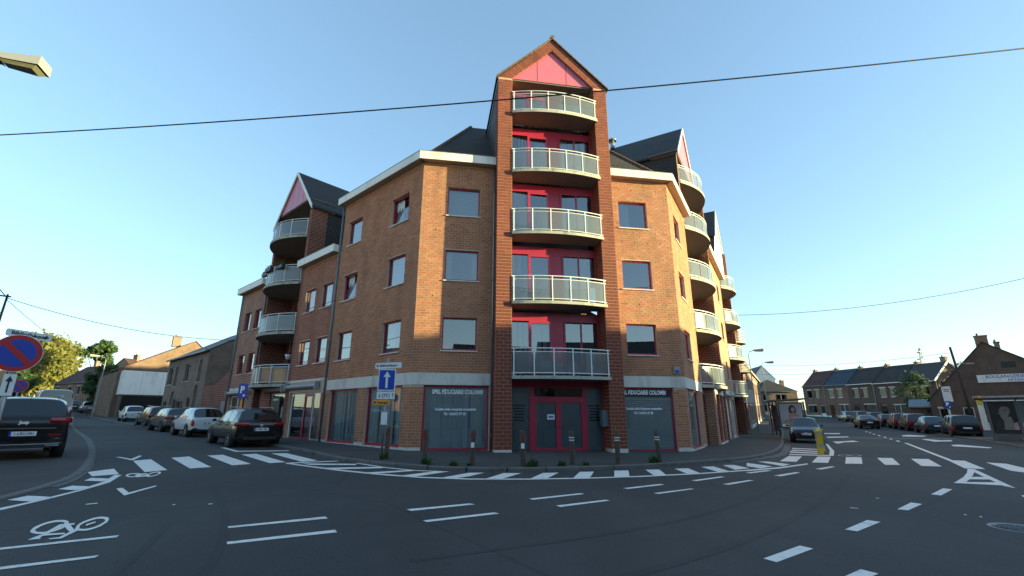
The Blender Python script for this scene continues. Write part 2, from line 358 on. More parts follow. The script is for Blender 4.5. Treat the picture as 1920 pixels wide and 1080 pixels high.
def bricks(mb, x0, x1, z0, z1, holes=(), y=0.0, w=0.26, h=0.102, j=0.014, proud=0.008, m=0, clip=None):
    """running-bond bricks, each a shallow box standing proud of the mortar bed"""
    n = int((z1-z0)/h)
    for r in range(n):
        za, zb = z0 + r*h + j/2, z0 + (r+1)*h - j/2; zc = (za+zb)/2
        spans = [(x0, x1)]
        for hh in holes:
            if hh[2] - h*0.3 < zc < hh[3] + h*0.3:
                ns = []
                for a, b in spans:
                    if hh[1] <= a or hh[0] >= b: ns.append((a, b))
                    else:
                        if hh[0] > a: ns.append((a, hh[0]))
                        if hh[1] < b: ns.append((hh[1], b))
                spans = ns
        off = (w/2 if r % 2 else 0.0)
        for a, b in spans:
            k = math.floor((a - x0 - off)/w); x = x0 + off + k*w
            while x < b - 1e-6:
                p, q = max(x, a) + j/2, min(x+w, b) - j/2
                if q - p > 0.025:
                    dy = random.uniform(-0.0015, 0.0015)
                    v = [(p,y,za),(q,y,za),(q,y,zb),(p,y,zb),(p,y-proud+dy,za),(q,y-proud+dy,za),(q,y-proud+dy,zb),(p,y-proud+dy,zb)]
                    mb.mesh(v, [(4,5,6,7),(0,1,5,4),(1,2,6,5),(2,3,7,6),(3,0,4,7)], m)
                x += w
# ------------------------------------------------------------------ main apartment building
Bp, Hp = (-3.755, 17.263, 0.0), (7.128, 19.083, 0.0)
fT, fL, fR = Frame(Bp, 80.5), Frame(Bp, 131.76), Frame(Hp, 30.12)
APT = empty('apartment_building', (1.7, 18.2, zg(1.7, 18.2)))
tag(APT, 'tall brown brick corner apartment block with pointed balcony tower and magenta window frames', 'building')
ZB0, ZB1, ZW, ZF0, ZF1 = 2.45, 2.90, 11.75, 11.74, 12.08
WIN = [(3.76, 5.05), (6.57, 7.86), (9.38, 10.66)]
SILL = 0.05
def window(parent, fr, x0, x1, z0, z1, y=0.0, rev=0.11, style='plain', fmat='magenta', cur='curtain', fw=0.055, sill=True, mull=(), curtain='none', lit=None, gmat='glass'):
    """frame > pane, sill, curtain: a window set into a wall opening"""
    fb = MB(); ya, yb = y+rev, y+rev+0.06
    for a, b, c, d in ((x0, x0+fw, z0, z1), (x1-fw, x1, z0, z1), (x0+fw, x1-fw, z0, z0+fw*1.3), (x0+fw, x1-fw, z1-fw, z1)): fb.box(a, b, ya, yb, c, d)
    for mx in mull: fb.box(mx-fw*0.55, mx+fw*0.55, ya+0.004, yb-0.004, z0+fw*1.3, z1-fw)
    f = fb.build('window', fmat, parent, fr)
    xs = [x0+fw] + [v for mx in mull for v in (mx-fw*0.55, mx+fw*0.55)] + [x1-fw]
    for i in range(0, len(xs), 2):
        a, b, c, d = xs[i], xs[i+1], z0+fw*1.3, z1-fw
        if style == 'tilt' and i == 0:      # hopper sash leaning inwards
            t = 0.20; pm = MB(); yy = ya+0.03
            pm.add([(a+.03,yy,c+.04),(b-.03,yy,c+.04),(b-.03,yy+t,d-.03),(a+.03,yy+t,d-.03)]); pm.build('pane', 'glass', f, fr)
            sb = MB()
            for q0, q1, r0, r1 in ((a, a+.04, 0, 1), (b-.04, b, 0, 1)):
                sb.mesh([(q0,yy-.02,c),(q1,yy-.02,c),(q1,yy+.03,c),(q0,yy+.03,c),(q0,yy+t-.02,d),(q1,yy+t-.02,d),(q1,yy+t+.03,d),(q0,yy+t+.03,d)], [(0,1,5,4),(1,2,6,5),(2,3,7,6),(3,0,4,7)])
            sb.box(a, b, yy+t-.02, yy+t+.03, d-.04, d); sb.box(a, b, yy-.02, yy+.03, c, c+.05); sb.build('sash', fmat, f, fr)
        else:
            MB().add([(a,ya+0.03,c),(b,ya+0.03,c),(b,ya+0.03,d),(a,ya+0.03,d)]).build('pane', gmat, f, fr)
    if sill:
        sb = MB(); sb.box(x0-.05, x1+.05, y-.06, y+rev, z0-SILL, z0-0.004); sb.build('sill', 'concrete', f, fr)
    if curtain != 'none':
        cb = MB(); yy = yb + 0.10
        def drape(a, b, c, d, n, amp=0.025, skew=0.0):
            P = []
            for i in range(n+1):
                t = i/n; P.append((a+(b-a)*t, yy + amp*math.sin(i*1.9) + random.uniform(-.006, .006)))
            for i in range(n):
                cb.add([(P[i][0]+skew*(1 if True else 0),P[i][1],c),(P[i+1][0]+skew,P[i+1][1],c),(P[i+1][0],P[i+1][1],d),(P[i][0],P[i][1],d)], 0, True)
        w = x1-x0
        if curtain == 'full': drape(x0, x1, z0, z1, max(8, int(w/0.07)))
        elif curtain == 'sides': drape(x0+.03, x0+w*0.2, z0, z1, 8, skew=-0.03); cb.build('curtain', cur, f, fr); cb = MB(); drape(x1-w*0.2, x1-.03, z0, z1, 8, skew=0.03)
        elif curtain == 'half': drape(x0, x0+w*0.45, z0, z1, 10)
        elif curtain == 'blind':
            k = 14
            for i in range(k): zz = z0+(z1-z0)*i/k; cb.box(x0, x1, yy-.012, yy+.012, zz+.008, zz+(z1-z0)/k)
        elif curtain == 'cafe': drape(x0, x1, z0, z0+(z1-z0)*0.62, max(8, int(w/0.08)))
        cb.build('curtain', cur, f, fr)
    return f
def brick_wall(name, fr, x0, x1, z0, z1, holes, y=0.0, red=False, geo=True, reveal=0.14, spans=None, parent=None, wine=False):
    parent = parent or APT
    mb = MB(); wall(mb, x0, x1, z0, z1, holes, y, reveal)
    if not geo: return mb.build(name, 'brick_red_tex' if red else 'brick_wine_tex' if wine else 'brick_tex', parent, fr)
    o = mb.build(name, 'mortar_pale' if red else 'mortar', parent, fr)
    bb = MB()
    for (a, b, c, d) in (spans or [(x0, x1, z0, z1)]):
        bricks(bb, a, b, c, d, holes, y, *( (0.29, 0.135) if red else (0.26, 0.102)))
    s = bb.build('bricks', 'brick_red' if red else 'brick_wine' if wine else 'brick', o, fr); s['kind'] = 'stuff'
    return o
# --- chamfered corner faces
xT = [(1.06, 2.42), (8.62, 9.96)]
hl = [(1.06, 2.42, a, b) for a, b in WIN]; hr = [(8.62, 9.96, a, b) for a, b in WIN]
brick_wall('corner_wall', fT, 0, 3.10, -0.5, ZW, hl + [(0.47, 2.93, 0.10, ZB0)], spans=[(0, 3.10, ZB1, ZW), (0, 0.47, 0.24, ZB0)])
brick_wall('corner_wall', fT, 8.10, 11.03, -0.5, ZW, hr + [(8.30, 10.49, -0.02, ZB0)], spans=[(8.10, 11.03, ZB1, ZW), (10.49, 11.03, 0.14, ZB0)])
hL = [(-2.20, -0.90, a, b) for a, b in WIN] + [(-5.93, -4.67, a, b) for a, b in WIN]
gL = [(-3.0, -0.52, 0.20, ZB0), (-6.10, -3.65, 0.20, ZB0)]
brick_wall('street_wall', fL, -6.45, 0, -0.5, ZW, hL + gL, spans=[(-6.45, 0, ZB1, ZW), (-0.52, 0, 0.24, ZB0), (-3.65, -3.0, 0.3, ZB0), (-6.45, -6.10, 0.3, ZB0)])
hR = [(1.07, 2.45, a, b) for a, b in WIN]
brick_wall('street_wall', fR, 0, 4.40, -0.6, ZW, hR + [(0.40, 3.20, 0.0, ZB0)], spans=[(0, 4.40, ZB1, ZW), (0, 0.40, 0.1, ZB0), (3.20, 4.40, 0.1, ZB0)])
cs = dict(); styles = {('T0', 2): 'blind', ('T0', 1): 'sides', ('T0', 0): 'none', ('T1', 2): 'half', ('T1', 1): 'none', ('T1', 0): 'full', ('L0', 2): 'tilt', ('L1', 2): 'full', ('L0', 1): 'full', ('L1', 1): 'tilt', ('L0', 0): 'half', ('L1', 0): 'full', ('R0', 2): 'none', ('R0', 1): 'half', ('R0', 0): 'half'}
for key, fr, a, b in (('T0', fT, 1.06, 2.42), ('T1', fT, 8.62, 9.96), ('L0', fL, -2.20, -0.90), ('L1', fL, -5.93, -4.67), ('R0', fR, 1.07, 2.45)):
    for i, (c, d) in enumerate(WIN):
        st = styles[(key, i)]
        window(APT, fr, a, b, c, d, style='tilt' if st == 'tilt' else 'plain', curtain='half' if st == 'tilt' else st, cur='curtain_dark' if key == 'T1' and i == 0 else 'curtain')
# --- concrete band
e1, e2 = 0.03*math.tan(rad(25.63)), 0.03*math.tan(rad(25.19))
for fr, a, b in ((fT, -e1, 3.02), (fT, 8.17, 11.03+e2), (fL, -6.42, e1), (fR, -e2, 4.30)):
    m = MB(); m.box(a, b, -0.03, 0.05, ZB0+0.004, ZB1-0.004)
    m.build('concrete_band', 'concrete', APT, fr)
# --- shop windows at street level
def shopfront(fr, x0, x1, z0, z1, mull=(), y=0.0, fmat='magenta', back='curtain', rail=None, parent=None, rev=0.10):
    f = window(parent or APT, fr, x0, x1, z0, z1, y, rev, fmat=fmat, sill=False, mull=mull, fw=0.07, gmat='glass_shop')
    MB().box(x0-.04, x1+.04, y-.05, y+.1, z0-.07, z0-.004).build('sill', 'concrete', f, fr)
    return f
s1 = shopfront(fT, 0.47, 2.93, 0.10, ZB0); s2 = shopfront(fT, 8.14, 10.49, -0.02, ZB0)
s3 = shopfront(fL, -3.0, -0.52, 0.20, ZB0); s4 = shopfront(fL, -6.10, -3.65, 0.20, ZB0); s5 = shopfront(fR, 0.40, 3.20, 0.0, ZB0)
def vblinds(fr, par, x0, x1, z0, z1, y, n, mat, gap=None, amp=0.03):
    m = MB()
    for i in range(n):
        a = x0+(x1-x0)*i/n; b = x0+(x1-x0)*(i+1)/n; t = random.uniform(-1, 1)*amp
        if random.random() < 0.14: continue
        m.add([(a+.004,y+t,z0),(b-.004,y-t,z0),(b-.004,y-t,z1),(a+.004,y+t,z1)])
    m.build('vertical_blind', mat, par, fr)
vblinds(fT, s1, 0.5, 2.9, 0.12, 2.42, 0.20, 26, 'blind_grey'); vblinds(fL, s3, -2.97, -0.55, 0.22, 2.42, 0.20, 26, 'blind_grey'); vblinds(fL, s4, -6.07, -3.68, 0.22, 2.42, 0.20, 24, 'blind_grey')
def back_panel(fr, par, x0, x1, z0, z1, y, mat): MB().box(x0, x1, y, y+.03, z0, z1).build('blind', mat, par, fr)
back_panel(fT, s2, 8.16, 10.47, 0.0, 2.42, 0.17, 'frosted'); back_panel(fR, s5, 0.42, 3.18, 0.02, 2.42, 0.18, 'frosted')
back_panel(fT, s1, 0.5, 2.9, 0.12, 2.42, 0.30, 'frosted'); back_panel(fL, s3, -2.97, -0.55, 0.22, 2.42, 0.30, 'frosted'); back_panel(fL, s4, -6.07, -3.68, 0.22, 2.42, 0.30, 'frosted')
# horizontal foil strips on the right-hand shop window
m = MB()
for i in range(5): zz = 1.62+i*0.085; m.box(8.2, 10.42, 0.124, 0.128, zz, zz+0.05)
m.build('foil_strips', 'frosted_dark', s2, fT)
m = MB(); m.box(8.16, 10.40, 0.122, 0.127, 2.10, 2.40); m.build('sign_band', 'black', s2, fT)
text('lettering', 'SPRL FIDUCIAIRE COLOMBI', 0.225, 'lettering', s1, fT, 1.75, 0.118, 2.20, bold=0.008, sx=0.70)
text('lettering', "Société civile d'experts comptables", 0.135, 'lettering', s1, fT, 1.70, 0.118, 1.57, sx=0.80, bold=0.004)
text('lettering', 'Tél : 064/55 57 45', 0.14, 'lettering', s1, fT, 1.66, 0.118, 1.40, sx=0.80, bold=0.004)
text('lettering', 'SPRL FIDUCIAIRE COLOMBI', 0.235, 'lettering', s2, fT, 9.20, 0.118, 2.25, bold=0.008, sx=0.70)
text('lettering', "Société civile d'experts comptables", 0.135, 'lettering', s2, fT, 9.22, 0.118, 1.62, sx=0.80, bold=0.004)
text('lettering', 'Tél : 064/55 57 45', 0.14, 'lettering', s2, fT, 9.18, 0.118, 1.45, sx=0.80, bold=0.004)
# --- plinth
for fr, a, b, z in ((fT, -0.02, 0.46, 0.22), (fT, 10.50, 11.05, 0.13), (fL, -0.51, 0.02, 0.22), (fR, -0.02, 0.39, 0.10), (fL, -3.64, -3.01, 0.28), (fL, -6.45, -6.11, 0.28)):
    MB().box(a, b, -0.022, 0.05, -0.5, z).build('plinth', 'concrete', APT, fr)
# --- eaves: soffit, white fascia, gutter edge
OV = 0.36; eL, eR = OV*math.tan(rad(25.63)), OV*math.tan(rad(25.19))
def fascia(fr, x0, x1, ex0, ex1, z0=ZF0, z1=ZF1, ov=OV, y=0.0, ends=(False, False), mat='fascia_white'):
    m = MB(); th = 0.04
    m.add([(x0,y+.3,z0),(x1,y+.3,z0),(x1+ex1,y-ov,z0),(x0-ex0,y-ov,z0)], 1)
    m.mesh([(x0-ex0,y-ov,z0-.02),(x1+ex1,y-ov,z0-.02),(x1+ex1,y-ov,z1),(x0-ex0,y-ov,z1),(x0-ex0*.9,y-ov+th,z0-.02),(x1+ex1*.9,y-ov+th,z0-.02),(x1+ex1*.9,y-ov+th,z1),(x0-ex0*.9,y-ov+th,z1)], [(0,1,2,3),(5,4,7,6),(0,4,5,1),(3,2,6,7),(0,3,7,4),(1,5,6,2)], 0)
    m.add([(x0-ex0,y-ov,z1-.006),(x1+ex1,y-ov,z1-.006),(x1,y+.6,z1+.06),(x0,y+.6,z1+.06)], 2)
    for e, x in zip(ends, (x0-ex0, x1+ex1)):
        if e: m.box(x-.02, x+.02, y-ov+th, y+.5, z0-.018, z1-.01, 0)
    o = m.build('fascia', [mat, 'soffit', 'slate'], APT, fr)
    g = MB(); g.box(x0-ex0, x1+ex1, y-ov-.012, y-ov+.05, z1+0.001, z1+0.022); g.build('gutter_edge', 'zinc', o, fr)
    return o
fascia(fT, 0, 3.05, eL, 0); fascia(fT, 8.08, 11.03, 0, eR); fascia(fL, -6.45, 0, 0.18, eL, ends=(True, False)); fascia(fR, 0, 4.38, eR, 0.0, ends=(False, True))
# --- hipped main roof
P46 = math.tan(rad(46.5)); YR = 4.6; Z0 = 12.02
def hip(frA, xa, turn):
    return YR*math.tan(rad(turn/2))
hx, hx2 = YR*math.tan(rad(25.63)), YR*math.tan(rad(25.19)); zt = Z0+YR*P46
m = MB()
m.add([fT.w(0.0,.05,Z0), fT.w(11.03,.05,Z0), fT.w(11.03-hx2,YR,zt), fT.w(hx,YR,zt)])
m.add([fL.w(-6.40,.05,Z0), fL.w(0,.05,Z0), fL.w(-hx,YR,zt), fL.w(-6.40,YR,zt)])
m.add([fR.w(0,.05,Z0), fR.w(4.40,.05,Z0), fR.w(4.40,YR,zt), fR.w(hx2,YR,zt)])
m.add([fT.w(hx,YR,zt), fT.w(11.03-hx2,YR,zt), fR.w(4.40,YR,zt), fR.w(4.40,9,zt), fL.w(-6.40,9,zt), fL.w(-6.40,YR,zt)])
rf = m.build('roof', 'roof_tile', APT, None, (0, 0, 0))
def hip_line(p0, p1):
    hm = MB()
    for i in range(22): a = p0.lerp(p1, i/22); b = p0.lerp(p1, (i+1.25)/22); hm.cyl(a, b, 0.10, 0.085, 8)
    hm.build('hip_tiles', 'tile_cap', rf, None, (0, 0, 0))
hip_line(fT.w(0, .05, Z0), fT.w(hx, YR, zt)); hip_line(fT.w(11.03, .05, Z0), fT.w(11.03-hx2, YR, zt))
m = MB()   # end walls above the lower wings
m.mesh([(-6.45,0,8.5),(-6.45,9,8.5),(-6.45,9,zt),(-6.45,YR,zt),(-6.45,0,ZW)], [(0,1,2,3,4)]); m.build('end_wall', 'brick_tex', APT, fL)
m = MB(); m.mesh([(4.40,0,8.5),(4.40,9,8.5),(4.40,9,zt),(4.40,YR,zt),(4.40,0,ZW)], [(0,1,2,3,4)]); m.build('end_wall', 'slate_cladding', APT, fR)
# rear walls close the block
m = MB(); m.box(-19.6, -1, 9, 9.25, -0.5, 9.3); m.build('rear_wall', 'brick_tex', APT, fL)
m = MB(); m.box(1, 28, 9, 9.25, -0.5, 9.3); m.build('rear_wall', 'brick_tex', APT, fR)
# --- tower
TX0, TX1, TX2, TX3, TY, TB = 3.06, 3.68, 7.47, 8.07, -0.70, 0.03
XC = 5.565; ZE, ZA = 15.93, 18.32
slope = (ZA-ZE)/(XC-TX0+0.02)
pier_objs = []
for a, b in ((TX0, TX1), (TX2, TX3)):
    m = MB(); m.box(a, b, TY, TB+.2, -0.5, ZE-0.005)
    o = m.build('tower_pier', 'mortar_pale', APT, fT); pier_objs.append((o, a, b))
    pl = MB(); pl.box(a-.012, b+.012, TY-.015, TY+.4, -0.5, 0.17); pl.build('plinth', 'concrete', o, fT)
    bb = MB(); bricks(bb, a, b, 0.17+0.135*55, ZE, (), TY, 0.31, 0.135, 0.016)
    s = bb.build('bricks', 'brick_red', o, fT); s['kind'] = 'stuff'
    # sides of the pier: bricks turned through a right angle
    for xs, sgn in ((a, -1), (b, 1)):
        fs = Frame(fT.w(xs, TY if sgn > 0 else TB+.2, 0), 80.5-90*sgn)
        sb = MB(); bricks(sb, 0.0, TB+.2-TY, 0.17, ZE, (), 0.0, 0.31, 0.135, 0.016)
        s = sb.build('side_bricks', 'brick_red', o, fs); s['kind'] = 'stuff'
# lower courses of the piers: single bricks
def brick_mesh(w):
    m = MB(); h, p = 0.117, 0.009
    v = [(0,0.01,0),(w,0.01,0),(w,0.01,h),(0,0.01,h),(0,-p,0),(w,-p,0),(w,-p,h),(0,-p,h)]
    m.mesh(v, [(4,5,6,7),(0,1,5,4),(1,2,6,5),(2,3,7,6),(3,0,4,7)]); return m.data('brick', 'brick_red')
BM = {}
def pier_bricks():
    for o, a, b in pier_objs:
        for r in range(55):
            z = 0.17 + r*0.135 + 0.009; x = a if r % 2 == 0 else a - 0.155
            while x < b - 0.03:
                p, q = max(x, a)+.009, min(x+0.31, b)-.009
                w = round(q-p, 3)
                if w > 0.03:
                    if w not in BM: BM[w] = brick_mesh(w)
                    c = bpy.data.objects.new('brick', BM[w]); COL.objects.link(c)
                    place(c, o, None, fT.w(p, TY-random.uniform(0, .0015), z), fT.rz)
                x += 0.31
pier_bricks()
# gable of the tower: raking brick band, three pink panels, soffit, verge tiles, slated roof
m = MB(); PX0, PX1, PZ, PA = TX1-0.02, TX2+0.02, 16.00, 17.79
out = [(TX0-.0, ZE), (XC, ZA), (TX3, ZE)]; inn = [(PX1, PZ), (XC, PA), (PX0, PZ)]
L_ = [(TX0, ZE-.004), (XC, ZA), (XC, PA), (PX0, PZ), (TX1, ZE-.004)]; R_ = [(TX3, ZE-.004), (TX2, ZE-.004), (PX1, PZ), (XC, PA), (XC, ZA)]
for poly in (L_, R_): m.prism([(x, TY, z) for x, z in poly], (0, 0.25, 0))
gb = m.build('gable_band', 'mortar_pale', APT, fT)
bb = MB()
for sgn, (x0, z0) in ((1, (TX0, ZE)), (-1, (TX3, ZE))):
    dx, dz = XC-x0, ZA-z0; ln = math.hypot(dx, dz); ux, uz = dx/ln, dz/ln; nx, nz = (uz, -ux) if sgn > 0 else (-uz, ux)
    n = int(ln/0.135); wd = 0.44
    for i in range(n):
        s0, s1 = i*ln/n+.009, (i+1)*ln/n-.009
        cuts = [0.012, 0.30, wd] if i % 2 else [0.012, 0.15, wd]
        for k in range(2):
            t0, t1 = cuts[k]+.006, cuts[k+1]-.006
            q = [(x0+ux*s+nx*t, z0+uz*s+nz*t) for s, t in ((s0,t0),(s1,t0),(s1,t1),(s0,t1))]
            def clip(P, g):
                o_ = []
                for a_, b_ in zip(P, P[1:]+P[:1]):
                    ga, gb_ = g(a_), g(b_)
                    if ga >= 0: o_.append(a_)
                    if ga*gb_ < 0: t_c = ga/(ga-gb_); o_.append((a_[0]+(b_[0]-a_[0])*t_c, a_[1]+(b_[1]-a_[1])*t_c))
                return o_
            q = clip(q, lambda p: p[1]-ZE-.004)
            if q: q = clip(q, lambda p: (XC-p[0])*sgn-.006)
            if len(q) > 2: bb.prism([(p[0],TY-.009,p[1]) for p in q], (0, .009, 0))
s = bb.build('gable_bricks', 'brick_red', gb, fT); s['kind'] = 'stuff'
xs = [PX0+.02, 4.86, 6.22, PX1-.02]; sl_l = (PA-PZ)/(XC-PX0)
def pz(x): return PA-.02 - sl_l*abs(x-XC)
for i in range(3):
    a, b = xs[i]+.012, xs[i+1]-.012; y = TY+.10
    top = [(b, pz(b))] + ([(XC, PA-.02)] if a < XC < b else []) + [(a, pz(a))]
    MB().prism([(a,y,PZ+.01),(b,y,PZ+.01)] + [(x,y,max(z, PZ+.02)) for x, z in top], (0, .03, 0)).build('gable_panel', 'pink_panel', gb, fT)
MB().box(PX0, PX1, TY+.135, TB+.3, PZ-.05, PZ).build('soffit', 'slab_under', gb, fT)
MB().prism([(PX0,TY+.14,PZ),(PX1,TY+.14,PZ),(XC,TY+.14,PA)], (0, .02, 0)).build('gable_backing', 'black', gb, fT)
RB = 9.0; oh = 0.10
m = MB(); 
for sgn, xe in ((-1, TX0-oh), (1, TX3+oh)):
    ze = ZE - oh*slope + 0.03
    m.mesh([(XC,TY-.05,ZA+.03),(xe,TY-.05,ze),(xe,RB,ze),(XC,RB,ZA+.03),(XC,TY-.05,ZA+.10),(xe,TY-.05,ze+.07),(xe,RB,ze+.07),(XC,RB,ZA+.10)], [(0,1,2,3),(4,5,6,7),(0,1,5,4),(1,2,6,5)])
tr = m.build('tower_roof', 'slate', APT, fT)
for sgn in (-1, 1):
    xe = TX0-oh if sgn < 0 else TX3+oh; ze = ZE-oh*slope+.03
    for i in range(11):
        t0, t1 = i/11, (i+1.12)/11; y0 = TY-.09
        p0 = Vector((xe+(XC-xe)*t0, y0, ze+.07+(ZA-ze)*t0+.0)); p1 = Vector((xe+(XC-xe)*min(t1, 1), y0, ze+.07+(ZA-ze)*min(t1, 1)))
        q = MB(); d = Vector((0, .34, 0)); up = Vector((0, 0, .055)); lift = Vector((0, 0, .03))
        q.prism([p0+lift, p1, p1-up, p0-up+lift*.3], d); q.build('verge_tile', 'tile_cap', tr, fT)
MB().cyl((XC,TY-.12,ZA+.10), (XC,RB,ZA+.10), 0.10, n=10).build('ridge_tile', 'tile_cap', tr, fT)
m = MB(); m.box(TX0, TX0+.15, TB+.2, RB, 11.5, ZE); m.box(TX3-.15, TX3, TB+.2, RB, 11.5, ZE); m.build('tower_cladding', 'slate_cladding', APT, fT)
MB().box(TX0-.03, TX0-.002, TY+.02, RB, ZE-.30, ZE-.02).build('eaves_flashing', 'zinc', tr, fT)
# recessed balcony front walls of the tower
SL = [2.78, 5.63, 8.52, 11.31, 14.19]
def balcony(parent, fr, x0, x1, y0, sag, ztop, yback, npan=5, th=0.15, ends=0.0, rail='glass', h=1.02, mat='slab_concrete', lean=0, over=0.0):
    """slab > posts, rails, glass panels along a bowed front edge"""
    xm, hw = (x0+x1)/2, (x1-x0)/2
    def arc(t, d=0.0):
        x = x0 + (x1-x0)*t; return Vector((x, y0 - sag*(1-((x-xm)/hw)**2) + d, 0))
    N = 18; P = [arc(i/N, -over) for i in range(N+1)]
    m = MB(); top = [(p.x, p.y, ztop) for p in P] + [(x1, yback, ztop), (x0, yback, ztop)]
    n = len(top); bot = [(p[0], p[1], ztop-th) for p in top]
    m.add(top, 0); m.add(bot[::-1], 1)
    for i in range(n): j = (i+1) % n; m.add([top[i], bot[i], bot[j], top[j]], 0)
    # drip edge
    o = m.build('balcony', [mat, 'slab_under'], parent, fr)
    ins = 0.06
    ts = [0.02 + (0.96)*i/npan for i in range(npan+1)]
    for t in ts:
        p = arc(t, ins); q = MB(); q.box(p.x-.022, p.x+.022, p.y-.022, p.y+.022, ztop, ztop+h); q.build('post', 'rail_white', o, fr)
    K = 24
    def path(z, a=0.0, b=1.0, d=ins): return [arc(a+(b-a)*i/K, d)+Vector((0,0,ztop+z)) for i in range(K+1)]
    if rail == 'glass':
        for z, r in ((h, 0.026), (h-0.13, 0.020), (0.10, 0.020)): MB().tube(path(z), r, 6).build('rail', 'rail_white', o, fr)
        for i in range(npan):
            a, b = ts[i]+.012, ts[i+1]-.012; g = MB(); pts = [arc(a+(b-a)*k/4, ins) for k in range(5)]
            for k in range(4): g.add([(pts[k].x,pts[k].y,ztop+.12),(pts[k+1].x,pts[k+1].y,ztop+.12),(pts[k+1].x,pts[k+1].y,ztop+h-.15),(pts[k].x,pts[k].y,ztop+h-.15)], 0, True)
            g.build('glass_panel', 'glass_rail', o, fr)
    else:
        for z in [0.12+0.15*i for i in range(7)]: MB().tube(path(min(z, h)), 0.018, 5).build('rail', 'rail_white', o, fr)
    return o
for i, z in enumerate(SL):
    balcony(APT, fT, TX1-0.0, TX2+0.08, TY-0.07, 0.30, z, TB, 5, over=0.05, th=.12)
def door_set(parent, fr, zf, x0, x1, y, ztop, seed):
    """balcony joinery: lintel panel, leaves, mullions, panes"""
    rnd = random.Random(seed); f = MB(); fm = 0.07; d = 0.07
    f.box(x0, x1, y, y+d, ztop-.0, ztop+.34)                                   # fixed head panel
    xs = [x0, 4.50, 5.42, 5.98, 6.68, x1]
    f.box(xs[2]+.07, xs[3]-.05, y+.01, y+d-.01, zf, ztop)                       # solid magenta panel in the middle
    for a in (xs[0]+.01, xs[3]-.03, xs[4]-.035, xs[5]-.08): f.box(a, a+fm, y+.002, y+d+.002, zf, ztop)
    o = f.build('balcony_door', 'magenta', parent, fr)
    # the lit, slightly proud leaf
    lf = MB(); a, b = xs[1], xs[2]+.06
    for q0, q1, r0, r1 in ((a, a+.10, zf+.02, ztop), (b-.12, b, zf+.02, ztop), (a+.10, b-.12, ztop-.10, ztop), (a+.10, b-.12, zf+.02, zf+.14)): lf.box(q0, q1, y-.03, y+.05, r0, r1)
    lf.build('door_leaf', 'magenta', o, fr)
    for (q0, q1) in ((xs[0]+.08, xs[1]), (xs[1]+.10, xs[2]-.06), (xs[3]+.05, xs[4]-.03), (xs[4]+.04, xs[5]-.08)):
        MB().add([(q0,y+.02,zf+.1),(q1,y+.02,zf+.1),(q1,y+.02,ztop-.06),(q0,y+.02,ztop-.06)]).build('pane', 'glass', o, fr)
        if rnd.random() < 0.75:
            c = MB(); n = 10; dark = rnd.random() < 0.3; lo = zf if rnd.random() < 0.7 else ztop-.8
            for k in range(n):
                u0, u1 = q0+(q1-q0)*k/n, q0+(q1-q0)*(k+1)/n
                if rnd.random() < 0.25: continue
                c.add([(u0,y+.22+.03*math.sin(k*2),lo),(u1,y+.22+.03*math.sin(k*2+2),lo),(u1,y+.22+.03*math.sin(k*2+2),ztop),(u0,y+.22+.03*math.sin(k*2),ztop)], 0, True)
            c.build('curtain', 'curtain_dark' if dark else 'curtain', o, fr)
    return o
for i, z in enumerate(SL): door_set(APT, fT, z, TX1, TX2, TB, z+2.24 if i < 4 else PZ-.4, 10+i)
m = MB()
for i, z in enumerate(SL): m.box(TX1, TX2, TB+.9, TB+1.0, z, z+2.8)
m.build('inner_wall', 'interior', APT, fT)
# entrance at street level
ez = -0.02
f = MB(); y = TB
def fbox(a, b, c, d, yy=0.0): f.box(a, b, y+yy, y+.09+yy, c, d)
fbox(TX1, TX2, 2.40, 2.66); fbox(4.50, 4.70, ez, 2.40); fbox(6.62, 6.80, ez, 2.40); fbox(4.70, 6.62, 1.94, 2.06); fbox(4.70, 6.62, ez, 0.08, .004); fbox(5.54, 5.74, 0.08, 1.94, -.006)
fbox(4.70, 4.76, 0.08, 1.94, .002); fbox(6.56, 6.62, 0.08, 1.94, .002); fbox(TX1, 4.50, ez-.02, 0.03, .004); fbox(6.80, TX2, ez-.02, 0.03, .004); fbox(TX2-.05, TX2, 0.03, 2.40, .002); fbox(4.76, 5.54, 1.84, 1.94, .003); fbox(5.74, 6.56, 1.84, 1.94, .003); fbox(4.76, 5.54, .08, .16, .003); fbox(5.74, 6.56, .08, .16, .003)
en = f.build('entrance_frame', 'magenta', APT, fT)
for a, b, c, d in ((TX1, 4.50, 0.03, 2.40), (6.80, TX2-.05, 0.03, 2.40), (4.76, 5.54, 0.16, 1.84), (5.74, 6.56, 0.16, 1.84), (4.70, 5.66, 2.06, 2.40), (5.66, 6.62, 2.06, 2.40)):
    MB().add([(a,y+.04,c),(b,y+.04,c),(b,y+.04,d),(a,y+.04,d)]).build('pane', 'glass_clear', en, fT)
    if d < 2.41 and c < 1: MB().box(a, b, y+.07, y+.09, c, min(d, 2.4)).build('frosted_film', 'frosted_dark', en, fT)
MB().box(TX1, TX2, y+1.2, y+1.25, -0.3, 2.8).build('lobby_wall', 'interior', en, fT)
MB().box(5.20, 5.49, y+.02, y+.034, 1.20, 1.40).build('paper_notice', 'sign_white', en, fT)
h_ = MB(); h_.box(5.64, 5.80, y-.06, y-.045, 0.93, 0.955); h_.box(5.64, 5.665, y-.06, y, 0.93, 0.955); h_.build('door_handle', 'chrome', en, fT)
MB().box(5.25, 5.44, y+.014, y+.018, 1.27, 1.33).build('printed_line', 'lettering_blue', en, fT)
for x in (4.10, 7.10):
    for k in range(6): 
        MB().box(x-.26+random.uniform(0,.1), x+.26-random.uniform(0,.1), y+.062, y+.066, 1.70-k*.11, 1.75-k*.11).build('engraved_line', 'black', en, fT)
# wall box beside the door
MB().box(TX2-.22, TX2-.005, -0.45, -0.10, 0.95, 1.55).build('letter_box', 'zinc', APT, fT)
